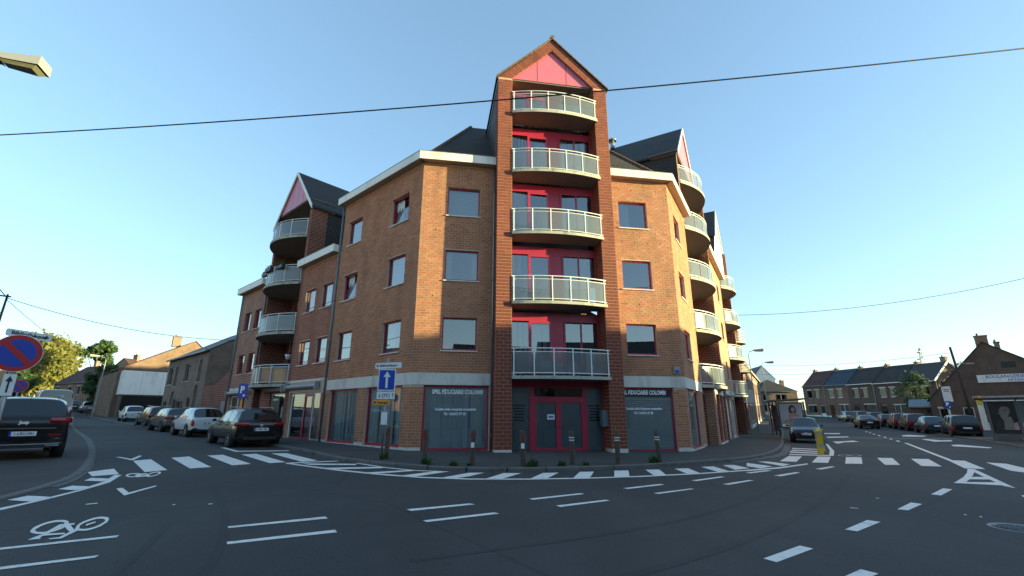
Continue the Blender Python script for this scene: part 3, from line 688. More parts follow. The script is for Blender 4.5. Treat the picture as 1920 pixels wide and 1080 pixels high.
# --- drain pipes
for fr, x, y, z0, z1 in ((fT, 3.01, -0.06, 0.0, 11.7), (fL, -6.55, -0.06, 0.1, 11.7), (fL, -19.68, -0.06, 0.3, 9.2), (fL, -15.55, -0.05, 3.0, 9.2)):
    m = MB(); m.cyl((x, y, z0), (x, y, z1), 0.045, n=8)
    for z in [z0+.6+2.0*k for k in range(int((z1-z0)/2.0))]: m.cyl((x, y, z), (x, y, z+.07), 0.058, n=8)
    m.build('drain_pipe', 'zinc', APT, fr)
# --- left wing, second bay (two floors of paired windows)
W2 = [(3.80, 5.04), (6.58, 7.82)]
hb = [(a, b, c, d) for a, b in ((-9.95, -8.79), (-8.13, -6.97)) for c, d in W2]
gb2 = [(-10.35, -7.00, 0.18, 2.42)]
brick_wall('street_wall', fL, -10.78, -6.45, -0.4, 9.25, hb + gb2, y=0.01, spans=[(-10.78, -6.52, 3.05, 9.25), (-7.0, -6.52, .3, 2.4), (-10.78, -10.35, .3, 2.4)], wine=True)
def rail_window(fr, a, b, c, d, y=0.01, cur='none'):
    f = window(APT, fr, a, b, c, d, y, curtain=cur); m = MB()
    m.tube([(a, y-.01, c+.17), (b, y-.01, c+.17)], .014, 5); m.build('guard_bar', 'magenta', f, fr); return f
for k, (a, b, c, d) in enumerate(hb): rail_window(fL, a, b, c, d, cur=('cafe', 'none', 'full', 'half')[k])
fascia(fL, -10.72, -6.62, 0.0, 0.0, 9.27, 9.63, ends=(True, True))
MB().box(-10.7, -6.5, .2, 9, 9.5, 9.6).build('flat_roof', 'slate', APT, fL)
# shutter boxes and shop front of the second bay
def shutter(fr, x0, x1, z0, z1, y=-0.01):
    m = MB(); n = 8; P = []
    for i in range(n+1): t = math.pi*i/n; P.append((y-.02-.20*math.sin(t), (z0+z1)/2-(z1-z0)/2*math.cos(t)))
    m.prism([(x0, p[0], p[1]) for p in P], (x1-x0, 0, 0), 0, True); o = m.build('shutter_box', 'lamp_grey', APT, fr)
    for a, b in ((x0-.07, x0-.002), (x1+.002, x1+.07)): MB().box(a, b, y-.24, y, z0-.04, z1+.04).build('end_plate', 'lamp_grey', o, fr)
MB().box(-10.72, -6.50, -.02, .05, 2.92, 3.04).build('concrete_band', 'concrete', APT, fL)
shutter(fL, -10.55, -7.25, 2.56, 2.84)
fs = shopfront(fL, -10.30, -7.04, 0.18, 2.42, mull=(-8.82, -7.92), y=0.01, fmat='white_paint')
m = MB(); m.box(-8.82, -8.72, .10, .19, .2, 2.36); m.box(-8.02, -7.92, .10, .19, .2, 2.36); m.box(-8.72, -8.02, .10, .19, 2.22, 2.36); m.box(-8.72, -8.02, .10, .19, .2, .3); m.box(-10.2, -8.82, .11, .17, .2, .27); m.box(-7.92, -7.1, .11, .17, .2, .27); m.build('shop_door', 'magenta', fs, fL)
back_panel(fL, fs, -10.2, -7.1, .2, 2.4, .8, 'frosted_dark')
# --- gabled balcony bay of the left wing
def gable_bay(fr, x0, x1, slabs, zeave, zapex, sag, npan, front='pink_panel', far_pier=0.0, side_dir=1, y=0.0, depth=1.5, pz0=None, near_brick=.95, parent=None, ywall=6.5):
    parent = parent or APT
    xc = (x0+x1)/2; ex0, ex1 = x0-.42, x1+.42; sl_ = (zapex-zeave)/(xc-ex0)
    zb = zeave+0.25
    # back wall of the recess with balcony doors
    holes = []
    for z in [0.0]+list(slabs):
        if z > 1: holes += [(x0+.5, x0+1.5, z+.02, z+2.15), (x1-2.1, x1-.5, z+.02, z+2.15)]
    m = MB(); wall(m, x0, x1, -0.4, zb+.6, holes, y+depth, .1); bw = m.build('recess_wall', 'brick_red_tex', parent, fr)
    for h in holes: window(parent, fr, *h, y+depth, .06, sill=False, mull=((h[0]+h[1])/2,) if h[1]-h[0] > 1.2 else (), curtain=random.choice(['full', 'half', 'none']))
    # side walls
    for xs, in_ in ((x0, 1), (x1, -1)):
        far = (xs == (x0 if side_dir > 0 else x1)); pr = far_pier if far else 0.0
        m = MB(); m.box(min(xs, xs-.28*in_), max(xs, xs-.28*in_), y-pr, y+depth, -0.4, zeave-.02)
        m.build('side_wall', 'brick_red_tex', parent, fr)
        m = MB(); m.box(min(xs-.02*in_, xs-.26*in_), max(xs-.02*in_, xs-.26*in_), y+depth, y+ywall, 8.6, zeave-.02); m.build('side_cladding', 'slate_cladding', parent, fr)
        if not far:
            xo = xs-.28*in_; m = MB(); m.box(min(xo, xo-.012*in_), max(xo, xo-.012*in_), y+near_brick, y+ywall, (9.7 if zeave < 14 else 12.1), zeave-.02); m.build('outer_cladding', 'slate_cladding', parent, fr)
    for z in slabs: balcony(parent, fr, x0+.01, x1-.01, y, sag, z, y+depth-.004, npan, over=.05)
    # roof
    m = MB(); yf = y-.12
    for xe in (ex0, ex1):
        m.mesh([(xc,yf,zapex),(xe,yf,zeave),(xe,y+ywall,zeave),(xc,y+ywall,zapex),(xc,yf,zapex+.12),(xe,yf,zeave+.12),(xe,y+ywall,zeave+.12),(xc,y+ywall,zapex+.12)], [(0,3,2,1),(4,5,6,7),(1,2,6,5),(0,1,5,4)])
    r = m.build('gable_roof', 'slate_cladding', parent, fr)
    m = MB()
    for sg, xe in ((1, ex0), (-1, ex1)):
        m.prism([(xe,yf-.04,zeave-.10),(xc,yf-.04,zapex-.10),(xc,yf-.04,zapex+.13),(xe,yf-.04,zeave+.13)], (0, .06, 0))
    m.build('bargeboard', 'fascia_white', r, fr)
    # panelled gable front
    pb = pz0 or zeave+.7; hw = (zapex-.12-pb)/sl_; n = 5; yy = y-.06
    for i in range(n):
        a, b = xc-hw+2*hw*i/n+.012, xc-hw+2*hw*(i+1)/n-.012
        tz = lambda q: zapex-.12-sl_*abs(q-xc)
        pts = [(a,yy,pb),(b,yy,pb),(b,yy,max(tz(b), pb+.005))] + ([(xc,yy,zapex-.12)] if a < xc < b else []) + [(a,yy,max(tz(a), pb+.005))]
        MB().prism(pts, (0, .03, 0)).build('gable_panel', front, r, fr)
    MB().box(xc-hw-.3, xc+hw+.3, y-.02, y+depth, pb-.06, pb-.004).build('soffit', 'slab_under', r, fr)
    MB().prism([(xc-hw,y+.0,pb),(xc+hw,y+.0,pb),(xc,y+.0,zapex-.14)], (0, .02, 0)).build('gable_backing', 'black', r, fr)
    return r
gable_bay(fL, -15.32, -10.78, [2.92, 5.73, 8.55, 11.36], 12.95, 16.05, 0.92, 5, side_dir=1, pz0=13.70)
# brick return on the near side of that gable
# --- left wing end block
hb = [(a, b, c, d) for a, b in ((-18.85, -17.80), (-17.17, -16.12)) for c, d in W2]
brick_wall('street_wall', fL, -19.70, -15.60, -0.4, 9.25, hb + [(-19.3, -16.1, .4, 2.5)], y=0.01, geo=False, wine=True)
for k, (a, b, c, d) in enumerate(hb): rail_window(fL, a, b, c, d, cur=('full', 'none', 'half', 'none')[k])
fascia(fL, -19.70, -15.62, 0.30, 0.0, 9.27, 9.63, ends=(True, True)); MB().box(-19.7, -15.6, .2, 9, 9.5, 9.6).build('flat_roof', 'slate', APT, fL)
MB().box(-19.72, -19.70, .0, 9.2, -.3, 9.27).build('end_wall', 'brick_tex', APT, fL)
MB().box(-19.6, -15.8, -.02, .05, 2.72, 2.95).build('concrete_band', 'concrete', APT, fL); shutter(fL, -19.45, -15.95, 2.52, 2.76)
fs = shopfront(fL, -19.3, -16.1, .4, 2.48, mull=(-18.1, -17.3), y=.01, fmat='white_paint'); back_panel(fL, fs, -19.2, -16.2, .4, 2.4, .6, 'curtain')
MB().box(-17.32, -17.22, .09, .2, .45, 2.4).build('door_leaf', 'magenta', fs, fL)
# ground floor of the balcony bay: porch, shop window with poster
shutter(fL, -13.1, -10.98, 2.52, 2.82)
hs = [(-12.9, -10.95, .22, 2.48)]
m = MB(); wall(m, -14.3, -10.78, -.3, 2.78, hs, 0.012, .12); m.build('street_wall', 'brick_red_tex', APT, fL)
fs = shopfront(fL, -12.9, -10.95, .22, 2.46, y=.012, fmat='white_paint'); back_panel(fL, fs, -12.8, -11.0, .25, 2.4, .5, 'frosted_dark')
po = MB(); po.box(-12.72, -11.62, .05, .075, 1.18, 2.26); po = po.build('shop_poster', 'black', fs, fL)
text('lettering', 'S', 0.8, 'leaf_weed', po, fL, -12.2, .046, 1.72); [MB().box(-12.5+.11*k, -12.42+.11*k, .045, .048, 2.09, 2.15+.02*(k % 2)).build('printed_line', 'lettering', po, fL) for k in range(6)]
MB().box(-12.6, -11.75, .044, .048, 1.24, 1.32).build('poster_strip', 'leaf_weed', po, fL)
MB().box(-12.6, -11.75, .041, .0435, 1.24, 1.27).build('printed_line', 'lettering', po, fL)
MB().box(-10.92, -10.82, -.10, .0, 1.2, 1.75).build('meter_box', 'lamp_grey', APT, fL)
# balcony things: planters, wooden cupboard, hanging pot belong to the building front
# --- right wing
gable_bay(fR, 4.42, 9.6, [2.84, 5.62, 8.42, 11.26, 14.02], 15.55, 18.75, 0.88, 6, far_pier=0.5, side_dir=-1, pz0=15.75, near_brick=.03)
RY = -0.25
hs = [(6.25, 7.65, .0, 2.42), (7.95, 9.35, .0, 2.42)]
m = MB(); wall(m, 5.4, 9.9, -.6, 2.68, hs, -.40, .15); m.box(5.4, 5.42, -.40, .6, -.6, 2.68); m.build('street_wall', 'brick_tex', APT, fR)
for a, b, c, d in hs:
    fs = shopfront(fR, a, b, c, d, mull=((a+b)/2,), y=-.40); back_panel(fR, fs, a+.05, b-.05, .02, 2.3, .5, 'curtain_dark')
    MB().box(a+.1, b-.1, -.285, -.28, 1.75, 1.98).build('sticker', 'magenta', fs, fR)
MB().box(4.45, 9.9, -.42, .0, 2.30, 2.72).build('concrete_band', 'concrete', APT, fR) if False else None
MB().box(5.38, 9.95, -.43, -.39, 2.44, 2.70).build('concrete_band', 'concrete', APT, fR)
m = MB(); wall(m, 4.40, 5.4, -.6, 2.68, [(4.5, 5.3, -.1, 2.35)], .0, .9); m.box(4.5, 5.3, .9, .95, -.1, 2.35); m.build('street_wall', 'brick_red_tex', APT, fR)
# far bays of the right wing
hb = [(a, b, c, d) for a, b in ((11.2, 12.5), (15.2, 16.5)) for c, d in WIN]
gg = [(10.4, 14.4, -.1, 2.42)]
m = MB(); wall(m, 9.9, 18.4, -.6, ZW, hb + gg + [(14.9, 17.9, -.1, 2.42)], RY, .14); m.build('street_wall', 'brick_tex', APT, fR)
for k, h in enumerate(hb): window(APT, fR, *h, RY, fmat='white_paint', curtain=('full', 'half', 'none')[k % 3])
m = MB()
for i in range(12): m.box(10.42, 14.38, RY+.12, RY+.14, -.1+i*.21, -.1+i*.21+.2)
m.build('garage_door', 'white_paint', APT, fR)
fs = shopfront(fR, 14.9, 17.9, -.1, 2.42, mull=(15.9, 16.9), y=RY, fmat='white_paint'); back_panel(fR, fs, 15, 17.8, 0, 2.3, .6, 'curtain_dark')
shutter(fR, 10.6, 14.2, 2.48, 2.78, RY); MB().box(9.95, 18.35, RY-.02, RY+.05, 2.80, 2.95).build('concrete_band', 'concrete', APT, fR)
fascia(fR, 9.9, 18.4, 0, 0, y=RY, ends=(True, True)); MB().box(9.9, 18.4, .2, 9, 11.9, 12).build('flat_roof', 'slate', APT, fR)
gable_bay(fR, 18.45, 23.1, [2.84, 5.62, 8.42, 11.26], 15.4, 18.6, 0.88, 5, front='fascia_white', far_pier=0.3, side_dir=-1, y=RY, pz0=12.9)
hb = [(24.2, 25.5, 3.8, 5.05), (24.2, 25.5, 6.6, 7.86)]
m = MB(); wall(m, 23.3, 28.0, -.6, 8.9, hb + [(24, 27.4, -.1, 2.4)], RY, .14); m.build('street_wall', 'brick_tex', APT, fR)
for h in hb: window(APT, fR, *h, RY, fmat='white_paint')
fs = shopfront(fR, 24, 27.4, -.1, 2.4, mull=(25, 26.4), y=RY, fmat='white_paint'); back_panel(fR, fs, 24.1, 27.3, 0, 2.3, .6, 'curtain_dark')
fascia(fR, 23.3, 28.0, 0, 0, 8.9, 9.25, y=RY, ends=(True, True)); MB().box(23.3, 28, .2, 9, 9.1, 9.2).build('flat_roof', 'slate', APT, fR)
MB().box(23.4, 27.9, 3.2, 9, 9.0, 13.2).build('shade_block', 'slate_cladding', APT, fR)  # unseen block added behind the low bay to shade the left street
# alarm siren box and weep holes
MB().box(10.55, 10.82, -.09, -.01, 3.02, 3.30).build('alarm_box', 'lamp_grey', APT, fT)
MB().box(10.59, 10.78, -.094, -.091, 3.05, 3.16).build('alarm_sticker', 'sign_blue', APT, fT)
m = MB()
for x0, x1 in ((0.3, 2.9), (8.4, 10.8)):
    for z in (3.10, 5.86, 8.66, 11.2):
        for k in range(4): x = x0+(x1-x0)*(k+.5)/4; m.box(x-.008, x+.008, -.0105, -.0085, z, z+.085)
m.build('weep_holes', 'black', APT, fT)
# vents on the roofs
def vent(parent, p, s=1.0):
    m = MB(); p = Vector(p); m.cyl(p, p+Vector((0,0,.55*s)), .13*s, n=12); m.cyl(p+Vector((0,0,.55*s)), p+Vector((0,0,.62*s)), .26*s, .26*s, n=14); m.cyl(p+Vector((0,0,.62*s)), p+Vector((0,0,.70*s)), .26*s, .08*s, n=14)
    m.build('flue_cap', 'steel', parent, None, (0, 0, 0))
vent(APT, fL.w(-6.1, 1.2, 12.55), 1.0); vent(APT, fL.w(-5.3, 1.3, 12.75), 1.0); vent(APT, fR.w(6.3, 4.2, 18.35), 1.1)
# planters and furniture on balconies
def on_balcony(name, mb, mats, fr, label, cat, loc_local, grp=None):
    o = mb.build(name, mats, None, fr); return tag(o, label, cat, grp)
# ------------------------------------------------------------------ ground
def axis(lo, hi, fine, coarse, a, b):
    v = []; x = lo
    while x < hi:
        v.append(x); x += fine if a <= x < b else coarse
    return v + [hi]
gx = axis(-195, 195, 1.5, 7.5, -90, 90); gy = axis(-120, 300, 1.5, 7.5, -30, 105)
m = MB(); m.v = [(x, y, zg(x, y)) for y in gy for x in gx]; nx = len(gx)
for j in range(len(gy)-1):
    for i in range(nx-1): m.f.append((j*nx+i, j*nx+i+1, (j+1)*nx+i+1, (j+1)*nx+i))
m.m = [0]*len(m.f); m.sm = [True]*len(m.f)
ROAD = struct(m.build('road', 'asphalt'))
def strip(name, A, Bb, dz, mat, n=6, parent=None):
    """sheet lofted between two polylines, following the ground"""
    m = MB(); R = []
    for a, b in zip(A, Bb):
        for k in range(n+1):
            t = k/n; x, y = a[0]+(b[0]-a[0])*t, a[1]+(b[1]-a[1])*t; m.v.append((x, y, zg(x, y)+dz))
    for i in range(len(A)-1):
        for k in range(n): q = i*(n+1)+k; m.f.append((q, q+1, q+n+2, q+n+1)); m.m.append(0); m.sm.append(True)
    return m.build(name, mat, parent)
def resample(P, d):
    out = [Vector((*P[0], 0))]; acc = 0.0
    for i in range(len(P)-1):
        a, b = Vector((*P[i], 0)), Vector((*P[i+1], 0)); L = (b-a).length; t = d-acc
        while t <= L: out.append(a.lerp(b, t/L)); t += d
        acc = (acc+L) % d
    return out
def smooth(P, it=2):
    for _ in range(it):
        Q = [P[0]]
        for i in range(len(P)-1):
            a, b = P[i], P[i+1]; Q += [(a[0]*.75+b[0]*.25, a[1]*.75+b[1]*.25), (a[0]*.25+b[0]*.75, a[1]*.25+b[1]*.75)]
        P = Q + [P[-1]]
    return P
def kerb(parent, P, dz, w=0.15, L=1.0, maxn=90, side=1, name='kerb_stone', top=0.0, mat='kerb_concrete'):
    Q = resample(P, L)
    for i in range(min(len(Q)-1, maxn)):
        a, b = Q[i], Q[i+1]; d = (b-a); ln = d.length; d.normalize(); n = Vector((d.y, -d.x, 0))*side
        m = MB(); z0 = zg(a.x, a.y); z1 = zg(b.x, b.y); g = .006; e = random.uniform(-.004, .004)
        p = [a+d*g, b-d*g, b-d*g+n*w, a+d*g+n*w]; zz = [z0, z1, z1, z0]; bev = .02
        v = [(q.x, q.y, z-.12) for q, z in zip(p, zz)] + [(q.x, q.y, z+dz+e-(bev if k > 1 else 0)) for k, (q, z) in enumerate(zip(p, zz))]
        c = [p[0], p[1], p[1]+n*(w-bev), p[0]+n*(w-bev)]
        v += [(q.x, q.y, z+dz+e) for q, z in zip(c, zz)]
        m.mesh(v, [(8,9,10,11),(11,10,6,7),(3,2,6,7),(0,4,7,3),(1,2,6,5),(0,1,5,4)])
        m.build(name, mat, parent)
# pavement round the apartment block
RAISE = 0.085
def offL(u, o): return (Bp[0]-math.sin(rad(48.24))*u-.666*o, Bp[1]+math.cos(rad(48.24))*u-.746*o)
def offR(u, o): return (Hp[0]+.5018*u+.865*o, Hp[1]+.865*u-.5018*o)
kb = [offL(64, 2.0), offL(40, 2.0), offL(20, 2.0), offL(8, 2.1), (-7.0, 16.9), (-5.35, 14.7), (-4.2, 13.7), (-2.32, 12.55), (-1.06, 12.25), (.39, 12.40), (1.56, 12.85), (2.77, 13.30), (4.23, 14.14), (5.92, 15.22), (8.0, 16.7), (10.0, 18.84), (13.0, 23.3), (17.3, 30.7), offR(22, 2.9), offR(45, 2.9), offR(75, 2.9)]
wl = [offL(64, -.5), offL(40, -.5), offL(20, -.5), offL(6, -.5), offL(4, -.5), offL(2, -.5), offL(0, -.5), (-2.6, 18.1), (-1, 18.4), (.4, 18.6), (1.6, 18.8), (3, 19.0), (4.5, 19.2), (5.8, 19.4), (7.1, 19.6), offR(1, -.5), offR(6, -.5), offR(14, -.5), offR(22, -.5), offR(45, -.5), offR(75, -.5)]
kbs = smooth(kb, 2); wls = smooth(wl, 2)
PAV = struct(strip('pavement', kbs, wls, RAISE, 'pavement_asphalt', 8))
kerb(PAV, [p for p in kbs if p[0] > -50 and p[1] < 75], RAISE+.012, w=.14, L=1.0, maxn=140, side=1)
# left-hand pavement island with gutter
isl = [(-6.2, 2.0), (-7.2, 5.6), (-8.1, 7.84), (-8.55, 9.0), (-9.1, 10.05), (-10.51, 11.93), (-13.91, 15.92), (-19.62, 22.0), (-27.05, 29.42), (-42, 45), (-60, 66)]
far = [(-30, 2), (-30, 5), (-30, 8), (-30, 9.5), (-30, 11), (-31, 13), (-33, 17), (-36, 23), (-42, 30), (-60, 46), (-80, 66)]
ils, fls = smooth(isl, 2), smooth(far, 2)
RAISEL = .015
PAVL = struct(strip('pavement', ils, fls, RAISEL, 'pavement_asphalt', 12))
kerb(PAVL, ils, RAISEL+.015, w=.16, L=1.0, maxn=60, side=1)
gut = [(-8.62, 9.75), (-9.75, 11.3), (-11.6, 13.5), (-13.55, 15.75), (-16.5, 19.0), (-20.1, 22.85), (-27.5, 30.2)]
kerb(ROAD, [(p[0], p[1]) for p in smooth([(-8.2, 8.9)]+gut, 1)], .012, w=.36, L=.9, maxn=40, side=-1, name='gutter_slab')
kerb(ROAD, smooth([(7.3, 15.75), (9.9, 17.95), (11.35, 19.75), (13.4, 23.1), (15.6, 26.9)], 2), .012, w=.34, L=.9, maxn=20, side=-1, name='gutter_slab')
# right-hand pavement
rk = [(17, 10), (21.5, 17.5), (26.66, 25.03), (31.0, 31.64), (34.3, 37.34), (38.9, 45.0), (44.5, 55), (48.5, 64), (50, 76), (49, 92)]
rw = [(35, 4), (38, 12), (43, 22), (45, 29), (47, 35), (51, 42), (56, 52), (60, 62), (62, 76), (60, 92)]
rks, rws = smooth(rk, 2), smooth(rw, 2)
PAVR = struct(strip('pavement', rks, rws, RAISE, 'pavement_asphalt', 10))
kerb(PAVR, [p for p in rks if p[1] > 12], RAISE+.012, w=.15, L=1.0, maxn=75, side=-1)
# ------------------------------------------------------------------ painted markings (each a sheet 4 mm above the asphalt)
MARKS = {"crossing_stripe":[[[-8.85,10.32],[-9.51,10.94],[-9.48,11.61],[-8.59,10.69]],[[-10.43,13.36],[-10.29,13.82],[-8.14,11.52],[-8.34,11.09]],[[-10.07,14.32],[-9.84,14.77],[-7.56,12.24],[-7.84,11.87]],[[-9.54,15.16],[-9.28,15.52],[-7.02,13.08],[-7.28,12.67]],[[-8.8,15.71],[-8.48,16.04],[-6.34,13.63],[-6.64,13.32]],[[-8.08,16.22],[-7.65,16.42],[-5.67,14.17],[-5.97,13.8]],[[9.07,16.4],[10.65,18.6],[11.15,18.56],[9.53,16.23]],[[9.97,16.11],[11.77,18.61],[12.31,18.65],[10.47,16.05]],[[10.92,15.89],[12.83,18.56],[13.45,18.6],[11.49,15.89]],[[13.94,18.45],[14.56,18.5],[12.6,15.75],[12.08,15.71]],[[15.1,18.3],[15.75,18.29],[13.67,15.44],[13.09,15.52]],[[16.11,17.9],[16.6,17.75],[14.45,14.84],[13.93,14.96]],[[16.81,17.19],[17.04,16.71],[15.62,14.45],[14.69,13.72],[14.85,14.49]]],"chevron_mark":[[[-11.71,14.3],[-11.58,14.33],[-10.87,13.84],[-11.42,14.82],[-11.27,14.75],[-10.56,13.53],[-10.62,13.52]],[[-7.1,8.84],[-7.07,8.94],[-6.57,8.47],[-6.7,9.24],[-6.62,9.18],[-6.41,8.18]]],"edge_line":[[[-7.28,7.08],[-7.33,7.55],[-7.57,8.56],[-7.99,9.6],[-8.59,10.58],[-8.45,10.59],[-7.81,9.53],[-7.51,8.64],[-7.3,7.85],[-7.11,6.93]],[[-6.25,13.49],[-5.31,12.82],[-4.35,12.18],[-3.11,11.49],[-2.05,11.06],[-0.94,10.91],[-0.93,10.74],[-2.02,10.88],[-3.05,11.27],[-4.24,11.91],[-5.26,12.61],[-6.19,13.28]],[[-0.94,10.89],[0.35,11.04],[1.7,11.35],[3.18,11.87],[4.9,12.65],[6.55,13.57],[6.43,13.32],[4.81,12.43],[3.13,11.68],[1.67,11.18],[0.34,10.88],[-0.93,10.73]],[[6.55,13.57],[7.97,14.46],[9.61,15.78],[9.43,15.44],[7.79,14.1],[6.39,13.25]],[[-6.25,13.49],[-5.15,14.25],[-5.02,14.11],[-6.1,13.29]],[[-4.39,13.78],[-3.39,12.87],[-2.47,12.29],[-1.57,12.12],[-1.56,12.01],[-2.45,12.15],[-3.38,12.71],[-4.36,13.6]],[[23.49,28.74],[23.69,28.75],[16.39,18.01],[16.11,17.9]],[[-11.11,18.36],[-10.95,18.39],[-9.66,17.03],[-8.14,17.6],[-8.0,17.31],[-9.55,16.68]],[[18.06,27.61],[18.17,27.61],[14.66,21.9],[12.73,19.1],[12.53,19.07],[14.75,22.34]]],"hatch_stripe":[[[-7.78,7.64],[-7.85,8.02],[-7.41,7.96],[-7.35,7.75],[-7.32,7.55]],[[-7.98,8.67],[-8.1,9.06],[-7.68,9.02],[-7.61,8.6]],[[-8.44,9.68],[-8.64,10.06],[-8.22,10.01],[-8.02,9.63]],[[-5.77,13.35],[-4.33,13.49],[-4.21,13.19],[-5.41,13.05]],[[-4.82,12.42],[-3.44,12.87],[-3.33,12.56],[-4.41,12.17]],[[-3.54,11.59],[-2.53,12.28],[-2.42,12.09],[-3.17,11.46]],[[-2.57,11.14],[-1.91,12.08],[-1.58,12.04],[-2.23,11.01]],[[-1.59,10.92],[-1.03,11.91],[-0.67,11.98],[-0.96,11.28],[-1.29,10.85]],[[-0.6,10.84],[-0.19,11.96],[0.24,11.99],[-0.23,10.88]],[[0.41,11.0],[0.78,12.12],[1.18,12.23],[0.81,11.12]],[[1.42,11.27],[1.74,12.45],[2.12,12.56],[1.82,11.36]],[[2.4,11.43],[2.7,12.82],[3.1,12.94],[2.79,11.56]],[[3.47,11.82],[3.62,13.17],[4.03,13.29],[3.81,12.0]],[[4.47,12.42],[4.53,13.53],[4.97,13.7],[4.86,12.55]],[[5.47,12.94],[5.51,14.14],[5.94,14.32],[5.87,13.15]],[[6.21,13.53],[6.41,14.74],[6.8,14.88],[6.83,13.96]],[[7.55,15.59],[7.83,14.59],[7.16,14.01],[7.04,14.55]],[[8.17,16.11],[8.56,16.17],[8.8,15.35],[8.21,14.72]],[[13.85,23.73],[14.7,23.14],[14.36,22.61],[13.43,23.06]],[[13.04,22.42],[13.85,21.73],[13.49,21.17],[12.6,21.73]],[[12.28,21.25],[13.1,20.48],[12.78,19.99],[11.8,20.45]],[[11.34,19.71],[12.8,19.44],[12.5,19.0],[11.01,19.18]]],"lane_dash":[[[-5.23,5.2],[-4.47,5.75],[-4.42,5.66],[-5.16,5.13]],[[-4.61,4.62],[-4.05,5.01],[-4.02,4.93],[-4.53,4.55]],[[-3.52,6.23],[-2.56,6.87],[-2.48,6.75],[-3.46,6.15]],[[-3.12,5.55],[-2.16,6.16],[-2.09,6.04],[-3.06,5.46]],[[-1.57,7.45],[-0.68,7.99],[-0.58,7.92],[-1.48,7.33]],[[-1.19,6.73],[-0.25,7.33],[-0.18,7.24],[-1.12,6.64]],[[0.3,8.51],[1.28,9.17],[1.34,9.08],[0.37,8.41]],[[0.71,7.93],[1.61,8.52],[1.68,8.45],[0.77,7.82]],[[2.23,9.85],[3.19,10.54],[3.24,10.42],[2.31,9.77]],[[2.68,9.31],[3.62,9.96],[3.68,9.91],[2.75,9.23]],[[4.1,11.18],[5.13,12.0],[5.19,11.9],[4.19,11.09]],[[4.58,10.66],[5.53,11.41],[5.62,11.36],[4.69,10.58]],[[6.16,12.87],[7.05,13.54],[7.2,13.46],[6.26,12.77]],[[6.63,12.35],[7.69,13.2],[7.74,13.08],[6.73,12.22]],[[8.81,14.13],[9.81,14.92],[9.85,14.8],[8.89,13.96]],[[8.26,9.72],[9.28,10.58],[9.36,10.45],[8.34,9.59]],[[6.28,8.1],[7.05,8.75],[7.13,8.61],[6.38,8.01]],[[4.38,6.61],[5.13,7.22],[5.24,7.11],[4.48,6.52]],[[2.6,5.27],[3.29,5.79],[3.37,5.67],[2.67,5.15]],[[2.91,4.64],[3.38,4.97],[3.46,4.85],[3.1,4.61]],[[25.03,31.25],[25.36,31.43],[24.42,30.11],[24.1,29.94]],[[26.45,33.56],[26.76,33.76],[26.13,32.83],[25.83,32.64]],[[28.08,36.15],[28.4,36.36],[27.54,35.12],[27.24,34.92]],[[29.52,38.56],[29.88,38.8],[28.93,37.44],[28.58,37.21]],[[30.94,40.95],[31.3,41.21],[30.47,39.98],[30.12,39.73]],[[32.39,43.28],[32.75,43.56],[32.05,42.49],[31.69,42.22]],[[33.51,45.21],[33.87,45.5],[33.13,44.37],[32.77,44.09]],[[10.07,9.76],[10.38,9.89],[10.11,9.57],[9.83,9.46]]],"give_way_mark":[[[10.31,11.44],[11.73,12.69],[12.83,13.74],[13.9,14.84],[13.99,14.7],[12.99,13.7],[11.99,12.73],[11.31,12.11],[10.74,11.6]],[[13.99,14.7],[11.03,10.76],[11.11,11.1],[11.57,11.72],[12.39,12.83],[13.15,13.85]],[[11.99,12.73],[12.35,12.77],[11.94,12.23],[11.41,12.2]],[[10.31,11.44],[10.79,11.65],[11.57,11.69],[11.16,11.15],[10.73,11.3]]],"arrow_mark":[[[23.85,36.19],[25.84,36.68],[24.94,35.42],[22.95,34.76]],[[27.58,42.06],[29.02,42.12],[27.66,40.34],[26.67,40.78]],[[20.16,30.12],[20.58,30.13],[22.22,31.15],[21.65,29.86],[20.4,29.36],[19.13,28.04],[19.05,28.17]],[[31.56,38.64],[32.7,39.36],[32.88,37.81],[31.37,36.48],[30.14,36.85]],[[28.16,32.9],[28.79,33.28],[28.41,31.7],[29.43,32.08],[28.1,30.55],[26.62,30.18]],[[24.63,26.92],[25.33,27.19],[24.85,24.87],[24.16,24.33],[23.72,25.82]]]}
